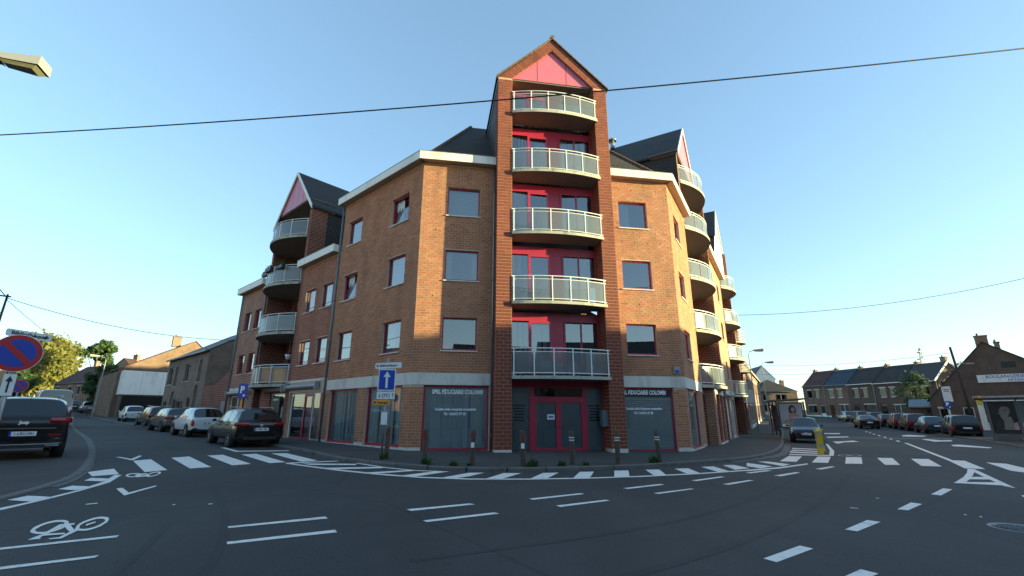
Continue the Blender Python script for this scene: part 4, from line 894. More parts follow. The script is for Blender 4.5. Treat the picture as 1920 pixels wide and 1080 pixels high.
BIKES = [{"rings":[[[[-5.26,6.54],[-5.19,6.45],[-5.12,6.35],[-5.07,6.24],[-5.02,6.14],[-5.0,6.05],[-4.99,5.98],[-5.0,5.93],[-5.03,5.91],[-5.08,5.91],[-5.13,5.94],[-5.2,5.99],[-5.26,6.07],[-5.33,6.16],[-5.39,6.26],[-5.44,6.37],[-5.47,6.47],[-5.49,6.56],[-5.48,6.62],[-5.45,6.65],[-5.4,6.64],[-5.33,6.61]],[[-5.25,6.47],[-5.2,6.41],[-5.16,6.34],[-5.12,6.26],[-5.09,6.18],[-5.07,6.12],[-5.06,6.06],[-5.07,6.02],[-5.09,6.0],[-5.12,6.0],[-5.16,6.01],[-5.2,6.05],[-5.25,6.11],[-5.3,6.17],[-5.34,6.25],[-5.37,6.32],[-5.39,6.4],[-5.4,6.46],[-5.4,6.51],[-5.38,6.53],[-5.34,6.53],[-5.3,6.51]]],[[[-5.57,6.31],[-5.5,6.23],[-5.43,6.13],[-5.37,6.03],[-5.34,5.94],[-5.32,5.86],[-5.32,5.79],[-5.34,5.75],[-5.38,5.74],[-5.43,5.75],[-5.5,5.78],[-5.57,5.83],[-5.64,5.91],[-5.71,6.0],[-5.77,6.1],[-5.81,6.2],[-5.84,6.29],[-5.84,6.36],[-5.83,6.41],[-5.78,6.43],[-5.72,6.42],[-5.65,6.38]],[[-5.57,6.25],[-5.52,6.19],[-5.47,6.12],[-5.44,6.05],[-5.41,5.98],[-5.4,5.92],[-5.4,5.87],[-5.41,5.84],[-5.44,5.83],[-5.47,5.83],[-5.52,5.85],[-5.57,5.89],[-5.62,5.94],[-5.66,6.01],[-5.7,6.08],[-5.73,6.15],[-5.75,6.21],[-5.75,6.27],[-5.74,6.31],[-5.71,6.32],[-5.67,6.32],[-5.62,6.3]]]],"polys":[[[-5.25,5.49],[-5.3,5.62],[-5.34,5.74],[-5.29,5.73],[-5.22,5.6],[-5.16,5.54],[-5.2,5.52]],[[-5.09,5.56],[-5.03,5.62],[-5.21,6.04],[-5.12,5.98],[-4.96,5.57],[-5.05,5.53]],[[-5.32,5.71],[-5.57,6.19],[-5.46,6.27],[-5.39,6.19],[-5.47,6.11],[-5.26,5.71]],[[-5.53,6.18],[-5.49,6.23],[-5.16,5.94],[-5.07,5.82],[-5.17,5.88]],[[-5.33,5.73],[-5.14,5.8],[-5.08,5.74],[-5.26,5.65]],[[-5.26,6.2],[-5.28,6.36],[-5.23,6.31],[-5.19,6.13]]]},{"rings":[[[[-7.98,11.1],[-7.9,11.0],[-7.83,10.88],[-7.77,10.76],[-7.72,10.64],[-7.68,10.54],[-7.67,10.45],[-7.67,10.4],[-7.69,10.37],[-7.72,10.38],[-7.77,10.41],[-7.83,10.48],[-7.9,10.57],[-7.97,10.68],[-8.03,10.8],[-8.09,10.92],[-8.13,11.03],[-8.15,11.13],[-8.15,11.19],[-8.14,11.22],[-8.1,11.22],[-8.04,11.17]],[[-7.95,10.99],[-7.91,10.93],[-7.86,10.86],[-7.82,10.78],[-7.79,10.7],[-7.77,10.63],[-7.75,10.57],[-7.75,10.53],[-7.76,10.51],[-7.79,10.51],[-7.82,10.53],[-7.85,10.57],[-7.89,10.63],[-7.94,10.7],[-7.98,10.78],[-8.01,10.86],[-8.04,10.93],[-8.05,10.99],[-8.06,11.04],[-8.05,11.06],[-8.02,11.06],[-7.99,11.04]]],[[[-8.09,10.69],[-8.03,10.6],[-7.98,10.51],[-7.95,10.43],[-7.94,10.36],[-7.94,10.31],[-7.97,10.28],[-8.01,10.28],[-8.07,10.3],[-8.13,10.34],[-8.2,10.4],[-8.27,10.48],[-8.34,10.56],[-8.39,10.65],[-8.43,10.73],[-8.44,10.81],[-8.44,10.86],[-8.41,10.89],[-8.37,10.9],[-8.31,10.88],[-8.24,10.83],[-8.16,10.77]],[[-8.12,10.65],[-8.08,10.6],[-8.05,10.54],[-8.04,10.49],[-8.03,10.45],[-8.03,10.41],[-8.05,10.4],[-8.08,10.39],[-8.11,10.4],[-8.16,10.42],[-8.2,10.46],[-8.24,10.51],[-8.28,10.56],[-8.31,10.62],[-8.34,10.67],[-8.34,10.71],[-8.34,10.75],[-8.32,10.77],[-8.29,10.78],[-8.26,10.76],[-8.21,10.74],[-8.17,10.7]]]],"polys":[[[-8.2,10.62],[-8.19,10.91],[-8.05,10.74],[-8.03,10.46]],[[-8.18,10.86],[-8.13,10.87],[-7.68,10.41],[-7.67,10.33]],[[-8.03,10.46],[-7.87,10.62],[-7.74,10.45],[-7.87,10.26]]]}]
def ear(poly):
    """triangulated flat polygon through bmesh so concave outlines fill properly"""
    bm = bmesh.new(); vs = [bm.verts.new((x, y, 0)) for x, y in poly]; f = bm.faces.new(vs); bmesh.ops.triangulate(bm, faces=[f])
    V = [v.co.copy() for v in bm.verts]; bm.verts.index_update(); F = [tuple(v.index for v in f.verts) for f in bm.faces]; bm.free(); return V, F
LAY = [0.004]
def mark(name, poly, dz=0.004):
    # cut long shapes so that the paint follows the ground
    V, F = ear(poly); m = MB()
    m.mesh([(v.x, v.y, zg(v.x, v.y)+dz) for v in V], F); return m.build(name, 'road_paint', ROAD)
lay = {'edge_line': 0.0045, 'hatch_stripe': 0.007, 'crossing_stripe': 0.0055, 'give_way_mark': 0.0065}
for k, L in MARKS.items():
    for i, poly in enumerate(L): mark(k, poly, lay.get(k, 0.005) + (0.0012*i if k == 'give_way_mark' else 0.0005*(i % 3)))
for bk in BIKES:
    m = MB()
    for o, i in bk['rings']:
        n = len(o)
        for k in range(n):
            j = (k+1) % n; m.add([(*o[k], zg(*o[k])+.005), (*o[j], zg(*o[j])+.005), (*i[j], zg(*i[j])+.005), (*i[k], zg(*i[k])+.005)])
    for q, poly in enumerate(bk['polys']):
        V, F = ear(poly); m.mesh([(v.x, v.y, zg(v.x, v.y)+.0058+.0007*q) for v in V], F)
    m.build('bicycle_mark', 'road_paint', ROAD)
m = MB()
for bx0, by0 in ((13.40, 19.50), (13.89, 19.52)):      # faded bicycle by the right-hand crossing
    for k in range(16):
        a, b = 6.2832*k/16, 6.2832*(k+1)/16; R2 = lambda t, r: (bx0+r*math.cos(t)*.23+r*math.sin(t)*.36, by0-r*math.cos(t)*.02+r*math.sin(t)*.50)
        q = [R2(a, 1), R2(b, 1), R2(b, .7), R2(a, .7)]; m.add([(x, y, zg(x, y)+.005) for x, y in q])
m.build('bicycle_mark', 'worn_paint', ROAD)
# manhole cover
cx, cy = 6.95, 6.86; m = MB(); z = zg(cx, cy)
m.lathe([(0.33, -.02), (0.33, .006), (0.29, .006), (0.285, .002), (0.0, .002)], 28, c=(cx, cy, z), m=0)
mh = m.build('manhole_cover', 'zinc', ROAD)
for k in range(7): MB().box(cx-.24+.0, cx+.24, cy-.21+k*.066, cy-.21+k*.066+.03, z+.003, z+.009).build('ridge', 'kerb_concrete', mh) if False else None
m = MB()
for a in range(-3, 4):
    for b in range(-3, 4):
        if a*a+b*b < 11: m.box(cx+a*.072-.022, cx+a*.072+.022, cy+b*.072-.022, cy+b*.072+.022, z+.001, z+.008)
m.build('cover_pattern', 'kerb_concrete', mh)
# tyre scuffs and sealed joints in the asphalt
def band(name, P, w, mat, dz=0.0025):
    P = smooth(P, 3); m = MB()
    for i in range(len(P)-1):
        a, b = Vector((*P[i], 0)), Vector((*P[i+1], 0)); d = (b-a).normalized(); n = Vector((-d.y, d.x, 0))*w/2
        m.add([(q.x, q.y, zg(q.x, q.y)+dz) for q in (a-n, b-n, b+n, a+n)])
    return m.build(name, mat, ROAD)
asphalt('asphalt_dark', (0.040, 0.039, 0.038))
for P, w in (([(-2.2, 2.6), (-2.6, 4.4), (-3.7, 6.6), (-5.6, 9.2)], .10), ([(-2.9, 2.6), (-3.3, 4.2), (-4.3, 6.3)], .07), ([(-1.5, 3.4), (0.6, 4.3), (3, 6.1), (6.2, 9.5), (9, 13)], .12), ([(1.2, 2.4), (2.6, 2.9), (4.6, 4.2), (7.5, 7.3)], .09), ([(-1, 5), (2, 6.6), (5, 9.5), (8, 13.4)], .09), ([(-.8, 2.2), (1.6, 3.1), (3.6, 4.5)], .06)): band('tyre_scuff', P, w, 'asphalt_dark')
for poly in ([(-13.2, 17.6), (-11.9, 17.1), (-12.9, 18.7), (-14.2, 19.3)], [(-16.6, 21.6), (-15.4, 21.0), (-16.2, 22.1), (-17.2, 22.6)]):
    V, F = ear(poly); MB().mesh([(v.x, v.y, zg(v.x, v.y)+.003) for v in V], F).build('asphalt_repair', 'asphalt_dark', ROAD)
# weeds along the kerb of the corner
def weed(x, y, s, lab):
    m = MB(); rnd = random.Random(int(x*100))
    for k in range(70):
        a = rnd.uniform(0, 6.28); r = abs(rnd.gauss(0, .5))*s*.6; px, py = x+math.cos(a)*r, y+math.sin(a)*r; h = s*rnd.uniform(.25, 1)*max(.25, 1-r/s); l = rnd.uniform(.04, .09)
        d = Vector((math.cos(a), math.sin(a), 0)); b = Vector((px, py, zg(px, py)+RAISE-.02)); t = b+Vector((d.x*h*.5, d.y*h*.5, h)); n = Vector((-d.y, d.x, 0))*l*.5; mid = b.lerp(t, .6)
        m.add([b, mid-n, t, mid+n], 0)
    o = m.build('weed', 'leaf_weed'); return tag(o, lab, 'weed', 'weeds along the kerb')
for x, y, s, lab in ((-3.72, 14.05, .26, 'clump of weeds at the foot of the one-way sign post'), (-2.25, 12.85, .26, 'clump of weeds at the foot of the leftmost wooden bollard'), (-1.5, 12.60, .22, 'weeds on the kerb between the leftmost two wooden bollards'), (.55, 12.7, .30, 'largest clump of weeds, right of the third bollard'), (1.35, 13.0, .20, 'low weeds just left of the fourth bollard'), (2.0, 13.2, .17, 'low weeds just right of the fourth bollard'), (4.2, 14.35, .28, 'clump of weeds at the foot of the rightmost bollard'), (-1.1, 12.7, .12, 'tiny weed at the foot of the second bollard')): weed(x, y, s, lab)
# ------------------------------------------------------------------ neighbouring buildings
def house(label, fr, w, d, eave, ridge, wallm, roofm, wins=(), doors=(), gable_front=False, chim=(), group=None, fmat='white_paint', name='terraced_house', plinth=None, gutter=True, apex=None, base=-0.8, lintel=True, cat='house', curt='half', back=True, verge=None, hipped=False, slates=True):
    """thing > wall, window (> pane, sill), door, roof (> chimney, gutter). wins: (x0,x1,z0,z1[,curtain]); doors: (x0,x1,z1,mat)"""
    H = empty(name, fr.o, fr.rz); tag(H, label, cat, group)
    holes = [v[:4] for v in wins] + [(a, b, base+.05 if False else 0.0, z) for a, b, z, m_ in doors]
    m = MB(); xa = apex if apex is not None else w/2
    wall(m, 0, w, base, eave, holes, 0, .12)
    if gable_front:
        m.add([(0,0,eave),(w,0,eave),(xa,0,ridge)]); m.add([(0,d,eave),(w,d,eave),(xa,d,ridge)])
        m.add([(0,0,base),(0,d,base),(0,d,eave),(0,0,eave)]); m.add([(w,0,base),(w,d,base),(w,d,eave),(w,0,eave)])
    else:
        yb = d/2
        for x in (0, w):
            if hipped: m.add([(x,0,base),(x,d,base),(x,d,eave),(x,0,eave)])
            else: m.add([(x,0,base),(x,d,base),(x,d,eave),(x,yb,ridge),(x,0,eave)])
    m.add([(0,d,base),(w,d,base),(w,d,eave),(0,d,eave)])
    W_ = m.build('wall', wallm, H, fr)
    for v in wins:
        cu = v[4] if len(v) > 4 else random.choice(['half', 'full', 'none', 'sides'])
        f = window(H, fr, *v[:4], 0, .10, fmat=fmat, curtain=cu, gmat='glass_dim', mull=((v[0]+v[1])/2,) if v[1]-v[0] > 1.3 else ())
        if lintel: MB().box(v[0]-.08, v[1]+.08, -.012, .04, v[3]+.004, v[3]+.16).build('lintel', 'concrete', f, fr)
    for a, b, z, mm in doors:
        q = MB(); q.box(a, b, .10, .16, 0, z); o = q.build('door', mm, H, fr)
        MB().box(a+.08, b-.08, .085, .099, .9, z-.1).build('door_glass', 'car_glass', o, fr); MB().box(b-.16, b-.12, .05, .09, .95, 1.1).build('handle', 'chrome', o, fr)
    m = MB(); oh, th = .18, .10
    if gable_front:
        for xe, sg in ((0, -1), (w, 1)):
            run = abs(xa-xe); s_ = (ridge-eave)/run; x2 = xe+sg*oh; z2 = eave-oh*s_
            m.mesh([(xa,-.1,ridge),(x2,-.1,z2),(x2,d+.1,z2),(xa,d+.1,ridge),(xa,-.1,ridge+th),(x2,-.1,z2+th),(x2,d+.1,z2+th),(xa,d+.1,ridge+th)], [(0,3,2,1),(4,5,6,7),(0,1,5,4),(1,2,6,5),(2,3,7,6)])
    elif hipped:
        hx = min(w/2-.2, d/2)
        e = [(-oh,-oh,eave),(w+oh,-oh,eave),(w+oh,d+oh,eave),(-oh,d+oh,eave)]; r0, r1 = (hx,d/2,ridge), (w-hx,d/2,ridge)
        m.add([e[0],e[1],r1,r0]); m.add([e[1],e[2],r1]); m.add([e[2],e[3],r0,r1]); m.add([e[3],e[0],r0]); m.add(e[::-1])
    else:
        yb = d/2; s_ = (ridge-eave)/yb
        for ye, sg in ((0, -1), (d, 1)):
            y2 = ye+sg*oh; z2 = eave-oh*s_
            m.mesh([(-.03,yb,ridge),(w+.03,yb,ridge),(w+.03,y2,z2),(-.03,y2,z2),(-.03,yb,ridge+th),(w+.03,yb,ridge+th),(w+.03,y2,z2+th),(-.03,y2,z2+th)], [(0,1,2,3),(4,7,6,5),(3,2,6,7),(0,3,7,4),(1,5,6,2)])
    r = m.build('roof', roofm, H, fr)
    if gutter and not gable_front: MB().box(-.02, w+.02, -.30, -.18, eave-.10, eave+.02).build('gutter', gutter if isinstance(gutter, str) else 'zinc', r, fr)
    if gable_front and verge:
        q = MB()
        for xe, sg in ((0, -1), (w, 1)):
            s_ = (ridge-eave)/abs(xa-xe); x2 = xe+sg*oh; q.prism([(xa,-.13,ridge-.08),(x2,-.13,eave-oh*s_-.08),(x2,-.13,eave-oh*s_+.14),(xa,-.13,ridge+.14)], (0, .05, 0))
        q.build('verge', verge, r, fr)
    for c in chim:
        cx, cy, cw, cz0, cz1 = c; q = MB(); q.box(cx-cw/2, cx+cw/2, cy-.25, cy+.25, cz0, cz1-.12); q.box(cx-cw/2-.05, cx+cw/2+.05, cy-.30, cy+.30, cz1-.12, cz1); o = q.build('chimney', 'brick_old_tex', r, fr)
        p = MB(); p.cyl((cx-cw*.22,cy,cz1), (cx-cw*.22,cy,cz1+.25), .09, .075, 8); p.build('chimney_pot', 'tile_cap', o, fr)
    if plinth: 
        for a, b, c, d_ in rects_minus(0, w, base, plinth[1], [(x0, x1, 0.0, z) for x0, x1, z, m_ in doors]): MB().box(a, b, -.025, -.004, c, d_).build('plinth', plinth[0], H, fr)
    return H
def gfr(x, y, az, dz=0.0): return Frame((x, y, zg(x, y)+dz), az)
# terrace at the far end of the right-hand street
RA = 168.2; rx, ry = 55.0, 88.0
rd = Vector((math.sin(rad(RA)), math.cos(rad(RA)), 0))
labs = ['reddish brown brick terraced house with dark red roof, leftmost of the far terrace', 'brick terraced house with blue slate roof and white plinth in the far terrace', 'grey brick terraced house with closed dark shutters next to the blue roof', 'grey brick terraced house with dark doorway right of the shuttered one', 'grey brick terraced house with dark slate roof at the near end of the far terrace']
rw = [4.6, 4.7, 4.6, 4.6, 4.7]; s0 = 0.0
wallms = ['brick_brown_tex', 'brick_brown_tex', 'brick_dark_tex', 'brick_dark_tex', 'brick_dark_tex']; roofs = ['roof_red', 'roof_blue', 'roof_brown', 'roof_brown', 'slate']
for k in range(5):
    p = Vector((rx, ry, 0)) + rd*s0; f = Frame((p.x, p.y, 0.75-.1*k), RA); w = rw[k]
    up = (.9, 1.9, 3.6, 5.0, 'none'), (w-2.1, w-1.1, 3.6, 5.0, 'half')
    dn = [((.8, 2.5, .95, 2.3, 'half'),), ((2.6, 4.3, .7, 2.4, 'blind'),), ((2.5, 4.5, .6, 2.45, 'blind'),), ((2.7, 4.4, .7, 2.4, 'blind'),), ((2.6, 4.6, .7, 2.3, 'full'),)][k]
    dr = [((3.2, 4.2, 2.3, 'white_paint'),), ((.7, 1.6, 2.4, 'post_red'),), ((.7, 1.6, 2.5, 'wood_post'),), ((.6, 1.6, 2.6, 'black'),), ((.6, 1.5, 2.4, 'zinc'),)][k]
    HT = house(labs[k], f, w-.02, 6.0, 5.75, 8.45, wallms[k], roofs[k], up+dn, dr, chim=((.5, 3.0, .6, 8.0, 8.85),) + (((4.3, 3.0, .7, 8.0, 9.2),) if k == 4 else ()), group='terraced houses at the far end of the street', plinth=('white_paint', .62) if k < 2 else ('concrete', .5), gutter='fascia_white' if k > 1 else True, fmat='zinc' if k in (0, 2) else 'white_paint')
    if k == 4:
        q = MB(); q.prism([(4.71, -.25, 5.55), (4.71, 3.0, 8.42), (4.71, 6.25, 5.55), (4.71, 6.25, 5.85), (4.71, 3.0, 8.72), (4.71, -.25, 5.85)], (.08, 0, 0)); q.build('verge', 'fascia_white', HT, f)
    if k in (1, 3): 
        q = MB(); q.cyl((.02,-.08,0), (.02,-.08,5.7), .05, n=8); q.build('drain_pipe', 'lamp_grey', None, f); o = bpy.context.scene.objects[-1] if False else None
    s0 += w
for o in [o for o in COL.objects if o.name.startswith('drain_pipe') and o.parent is None]:
    hs_ = [h for h in COL.objects if h.name.startswith('terraced_house') and h.type == 'EMPTY']; best = min(hs_, key=lambda h: (WORLD[h.name][0]-WORLD[o.name][0]).length)
    L_, R_z = WORLD[o.name]; place(o, best, None, L_, R_z)
# hipped grey house closing the street, and a pale gable behind it
house('grey brick house with dark hipped roof closing the far right street', Frame((48.3, 91.0, 1.1), 92), 7.2, 7, 4.7, 7.1, 'brick_grey_tex', 'roof_brown', ((.6, 1.5, 2.9, 4.1, 'none'), (3.0, 5.2, 2.8, 4.1, 'sides'), (3.2, 4.8, .7, 2.0, 'half')), ((.6, 2.4, 2.2, 'lamp_grey'),), hipped=True, name='detached_house', lintel=False, chim=((6.4, 3.5, .7, 5.6, 7.0),))
house('tall house with pale sunlit gable and dark roof behind the hipped house', Frame((58.6, 113, 1.6), 100), 5.2, 12, 8.2, 11.3, 'fascia_white', 'slate', (), (), gable_front=True, name='detached_house')
# terrace continuing along the left side of the right-hand street, catching the sun
for k, (u, w, ev, lab) in enumerate(((34.0, 6.5, 6.6, 'brown brick terraced house next to the apartment block with barred balconies'), (40.5, 6.5, 6.4, 'second sunlit brick terraced house beyond the barred balconies'), (47.0, 6.5, 6.3, 'third sunlit brick terraced house beyond the barred balconies'), (53.5, 7.0, 6.2, 'fourth sunlit brick terraced house beyond the barred balconies'), (60.5, 7.0, 6.0, 'last sunlit brick terraced house before the hipped grey house'))):
    p = fR.w(u, -.25, 0); f = Frame((p.x, p.y, zg(p.x, p.y)+.05), 30.12)
    house(lab, f, w-.02, 8, ev, ev+2.6, 'brick_old_tex', 'roof_brown', ((.9, 1.9, 3.7, 5.3, 'none'), (2.8, 3.8, 3.7, 5.3, 'half'), (4.7, 5.7, 3.7, 5.3, 'none'), (2.8, 3.8, .8, 2.4, 'half'), (4.6, 5.8, .8, 2.4, 'none')), ((.8, 1.8, 2.4, 'wood_post'),), group='terraced houses beyond the apartment block', chim=((1.0, 4, .8, ev+2.2, ev+3.3),), plinth=('concrete', .45), gutter='fascia_white')
# apartment block with bar railings
AB = empty('apartment_house', fR.w(28.1, -.25, 0)); WORLD[AB.name] = (fR.w(28.1, -.25, 0), 0.0); tag(AB, 'narrow brick apartment house with round barred balconies beyond the corner block', 'building')
fB = Frame(fR.w(28.1, -.25, 0), 30.12)
hb = [(3.6, 4.8, c, d) for c, d in WIN]
m = MB(); wall(m, 2.9, 5.8, -.6, 10.6, hb + [(3.4, 4.4, -.1, 2.3)], 0, .12); wall(m, 0, 2.9, -.6, 10.6, [], 1.3, .1); m.box(0, .02, 0, 1.3, -.6, 10.6); m.box(5.78, 5.8, 0, 8, -.6, 10.6); m.box(2.88, 2.9, 0, 1.3, -.6, 10.6); m.box(0, .02, 1.3, 8, -.6, 10.6)
m.build('wall', 'brick_red_tex', AB, fB)
for h in hb: window(AB, fB, *h, 0, .1, fmat='white_paint', curtain='half')
for z in (2.6, 5.4, 8.2): balcony(AB, fB, .05, 2.86, 0, .75, z, 1.29, 4, rail='bars', mat='slab_concrete')
m = MB(); m.mesh([(-.1,-.1,10.6),(5.9,-.1,10.6),(5.9,8,10.6),(-.1,8,10.6),(-.1,1.6,13.6),(5.9,1.6,13.6),(5.9,8,13.6),(-.1,8,13.6)], [(0,1,5,4),(4,5,6,7),(0,4,7,3),(1,2,6,5),(0,3,2,1)]); m.build('roof', 'slate', AB, fB)
# bakery with the big gable
fK = Frame((47.4-5.0*math.sin(rad(137)), 45.7-5.0*math.cos(rad(137)), zg(44, 48)+.05), 137)
BK = house('old brown brick bakery with broad gable, chimney and shop sign on the right', fK, 12.5, 12, 3.0, 8.5, 'brick_dark_tex', 'roof_brown', ((.6, 1.3, .8, 2.1, 'none'),), ((2.4, 3.2, 2.2, 'white_paint'),), gable_front=True, apex=5.0, name='bakery', cat='building', lintel=True, chim=((5.0, .45, .95, 7.6, 9.25), (6.0, .5, .4, 7.6, 8.5)))
MB().box(5.9, 6.9, -.006, .0, 5.9, 6.5).build('vent_opening', 'black', BK, fK)
q = MB(); q.box(4.0, 11.0, -.10, -.01, 4.55, 5.30); SG = q.build('shop_sign', 'fascia_white', BK, fK)
text('lettering', 'BOULANGERIE · PATISSERIE', .42, 'lettering_blue', SG, fK, 4.6, -.105, 5.07, align='LEFT', sx=.95, bold=.006); text('lettering', 'ARTISANALE', .33, 'lettering_blue', SG, fK, 7.0, -.105, 4.72, align='CENTER', bold=.004)
q = MB(); q.box(-.35+.3, .55, -.08, -.005, 3.2-.0, 5.3) if False else None
q = MB(); q.box(1.15, 1.85, -.05, -.005, 2.75, 4.3); pn = q.build('notice_board', 'fascia_white', BK, fK); text('lettering', 'PAIN', .22, 'lettering_black', pn, fK, 1.5, -.053, 3.95) if False else None
MB().box(1.3, 1.7, -.056, -.052, 3.95, 4.02).build('notice_line', 'black', pn, fK); MB().box(1.3, 1.7, -.056, -.052, 3.78, 3.85).build('notice_line', 'black', pn, fK)
# bakery shop front: pale surround, dark window with coloured stickers
q = MB(); q.box(3.5, 3.95, -.10, -.01, -.1, 3.25); q.box(3.95, 12, -.10, -.01, 2.75, 3.25); SF = q.build('shop_surround', 'fascia_white', BK, fK)
MB().box(3.95, 12, -.05, -.02, .75, 2.75).build('display_window', 'car_glass', SF, fK); MB().box(3.95, 12, -.07, -.02, -.1, .75).build('stall_riser', 'concrete', SF, fK)
rnd = random.Random(4)
for k in range(9):
    x = 4.0+rnd.uniform(0, 1.1); z = .85+rnd.uniform(0, 1.4); MB().box(x, x+rnd.uniform(.15, .4), -.058, -.053-.0004*k, z, z+rnd.uniform(.12, .4)).build('window_sticker', rnd.choice(['sign_red', 'sign_orange', 'fascia_white', 'sign_red']), SF, fK)
MB().box(3.53, 3.92, -.108, -.102, 2.4, 3.15).build('sign_panel', 'yellow_plastic', SF, fK)
# small brick outbuilding left of the bakery, with pent roof
fO = gfr(43.6, 51.6, 136)
house('low brick outbuilding with pale pent roof left of the bakery', fO, 2.4, 3, 2.3, 3.0, 'brick_dark_tex', 'zinc', (), ((1.4, 2.1, 2.0, 'black'),), name='outbuilding', cat='building', lintel=False)
# ---- left-hand street
fG = Frame(Vector(fL.w(-36.6, 0, 0)) + Vector((0, 0, zg(-27, 38))), 131.76)
house('grey brick modern house with dark roof and tall narrow windows left of the block', fG, 11.4, 9, 5.6, 8.3, 'brick_grey_tex', 'slate', ((.6, 2.1, 3.4, 4.9, 'blind'), (2.7, 3.5, 3.2, 4.9, 'none'), (5.6, 7.0, 3.5, 4.9, 'half'), (9.3, 10.0, 3.3, 5.0, 'none'), (2.6, 3.4, 1.2, 2.8, 'full'), (9.1, 9.9, 1.3, 3.1, 'full'), (4.6, 6.6, .8, 2.0, 'full'), (.5, 1.9, .6, 2.0, 'full')), ((3.6, 4.5, 2.2, 'zinc'), (7.6, 8.5, 2.2, 'zinc')), name='modern_house', fmat='lamp_grey', lintel=False, gutter='zinc')
LW = MB(); LW.mesh([(-25.15,0,-.4),(-19.75,0,-.4),(-19.75,0,4.3),(-22.6,0,3.35),(-25.15,0,3.35),(-25.15,.3,-.4),(-19.75,.3,-.4),(-19.75,.3,4.3),(-22.6,.3,3.35),(-25.15,.3,3.35)], [(0,1,2,3,4),(5,9,8,7,6),(3,2,7,8),(4,3,8,9),(0,4,9,5)])
LWo = LW.build('garden_wall', 'brick_red_tex', None, fL); tag(LWo, 'brick wall with sloping top between the apartment block and grey house', 'wall')
m = MB(); m.box(-20.75, -20.0, -.02, -.002, .2, 2.2); m.build('wall_door', 'zinc', LWo, fL)
# shop with white panelled fascia, in front of a gabled brick house
fW = Frame(Vector(fL.w(-54.5, 0, 0)) + Vector((0, 0, zg(-44, 53))), 41.76)    # wall facing down the street towards the camera
house('tan brick house with sunlit gable above the white-panelled shop', Frame(fW.w(-1.0, .2, 0), 41.76), 11.5, 13, 5.4, 9.4, 'brick_brown_tex', 'roof_red', ((6.1, 7.0, 5.3, 6.7, 'none'),), (), gable_front=True, apex=7.0, name='gabled_house', lintel=False, chim=((5.2, 1.0, .9, 8.6, 9.9),))
SH = empty('corner_shop', fW.o); WORLD[SH.name] = (fW.o.copy(), 0.0); tag(SH, 'dark brick corner shop with wrap-around white panelled fascia', 'shop')
m = MB(); m.box(-.6, 9.0, -1.6, .15, -.5, 5.35); m.build('wall', 'brick_dark_tex', SH, fW)
for a, b in ((-.75, 1.05), (1.07, 2.9), (2.92, 4.3)): MB().box(a, b, -1.72, -1.605, 2.55, 5.2).build('fascia_panel', 'fascia_white', SH, fW)
for a, b in ((-1.6, .2), (.22, 2.2), (2.22, 4.4)): MB().box(-.72, -.61, a, b, 2.55, 5.2).build('fascia_panel', 'fascia_white', SH, fW)
MB().box(-.4, 4.0, -1.64, -1.605, .3, 2.4).build('shop_window', 'car_glass', SH, fW)
MB().cyl((3.6, -1.75, 0), (3.6, -1.75, 5.6), .03, n=6).build('drain_pipe', 'zinc', SH, fW)
# further houses up the left street
house('distant brick house with tiled roof left of the tall grey lamp post', Frame(Vector(fL.w(-84, .5, 0)) + Vector((0, 0, 1.6)), 100), 9, 9, 4.6, 8.2, 'brick_tan_tex', 'roof_red', ((1, 2, 2.2, 3.6), (6, 7, 2.2, 3.6)), (), gable_front=True, name='distant_house', chim=((4.5, 2, .8, 7.6, 9.0),))
house('distant low brick house with brown roof near the big yellowish tree', Frame(Vector(fL.w(-100, -3, 0)) + Vector((0, 0, 2.2)), 115), 12, 8, 4.2, 7.4, 'brick_old_tex', 'roof_red', ((1, 2, 2.2, 3.6), (5, 6, 2.2, 3.6), (8, 9, 2.2, 3.6)), (), name='distant_house', chim=((3, 4, .8, 7.0, 8.4),))
house('red brick house at the left edge behind the no-parking sign', Frame((-62.5, 55.5, 1.9), -62), 9.0, 8, 5.6, 8.4, 'brick_old_tex', 'roof_red', ((1, 2, 3.4, 4.8), (4, 5, 3.4, 4.8), (6.5, 7.5, 3.4, 4.8), (2, 3.4, .8, 2.2), (5.2, 6.6, .8, 2.2)), (), name='left_house')
house('cream house with tiled roof beyond the red brick one on the left', Frame((-69.5, 63.5, 2.4), -58), 9.0, 8, 5.0, 8.0, 'brick_tan_tex', 'roof_red', ((1, 2, 3.0, 4.4), (4, 5, 3.0, 4.4), (6.5, 7.5, 3.0, 4.4)), (), name='left_house', chim=((4, 4, .8, 7.6, 9.0),))
# ---- houses across the road behind the camera: they shade the street and show in the windows
def shade_house(lab, x, y, az, w, d, ev, rg, **k): house(lab, Frame((x, y, zg(x, y)), az), w, d, ev, rg, 'brick_old_tex', 'roof_brown', ((.4, 1.5, 3.4, 4.8), (w-1.5, w-.4, 3.4, 4.8), (.4, 1.8, .8, 2.3)), ((w-1.4, w-.5, 2.2, 'wood_post'),), name='opposite_house', group='houses opposite the apartment block', **k)
shade_house('brick house opposite, beside the road and out of view to the right', 33.5, 16.8, 185, 4.0, 8.5, 6.0, 8.6)
shade_house('second brick house opposite, out of view to the right', 33.0, 12.8, 185, 9.5, 8.5, 6.2, 9.1)
shade_house('brick house with low hipped roof opposite, nearest the bus shelter', 34.0, 20.6, 185, 3.75, 8, 4.6, 7.4, hipped=True)
shade_house('brick house behind the bus shelter, right of the bakery and out of view', 49.5, 41.5, 188, 10.5, 8.5, 6.0, 9.0)
shade_house('second brick house behind the bus shelter, out of view', 47.0, 30.6, 188, 11.5, 8.5, 6.0, 9.0)
shade_house('brick house on the left side, out of view beside the pavement', -33, 2, 5, 9.5, 8.5, 6.0, 9.0)
shade_house('second brick house on the left side, out of view', -35.5, 13, 340, 9.5, 8.5, 6.0, 9.0)
shade_house('third brick house on the left side, out of view', -41, 24, 325, 9.5, 8.5, 6.0, 9.0)
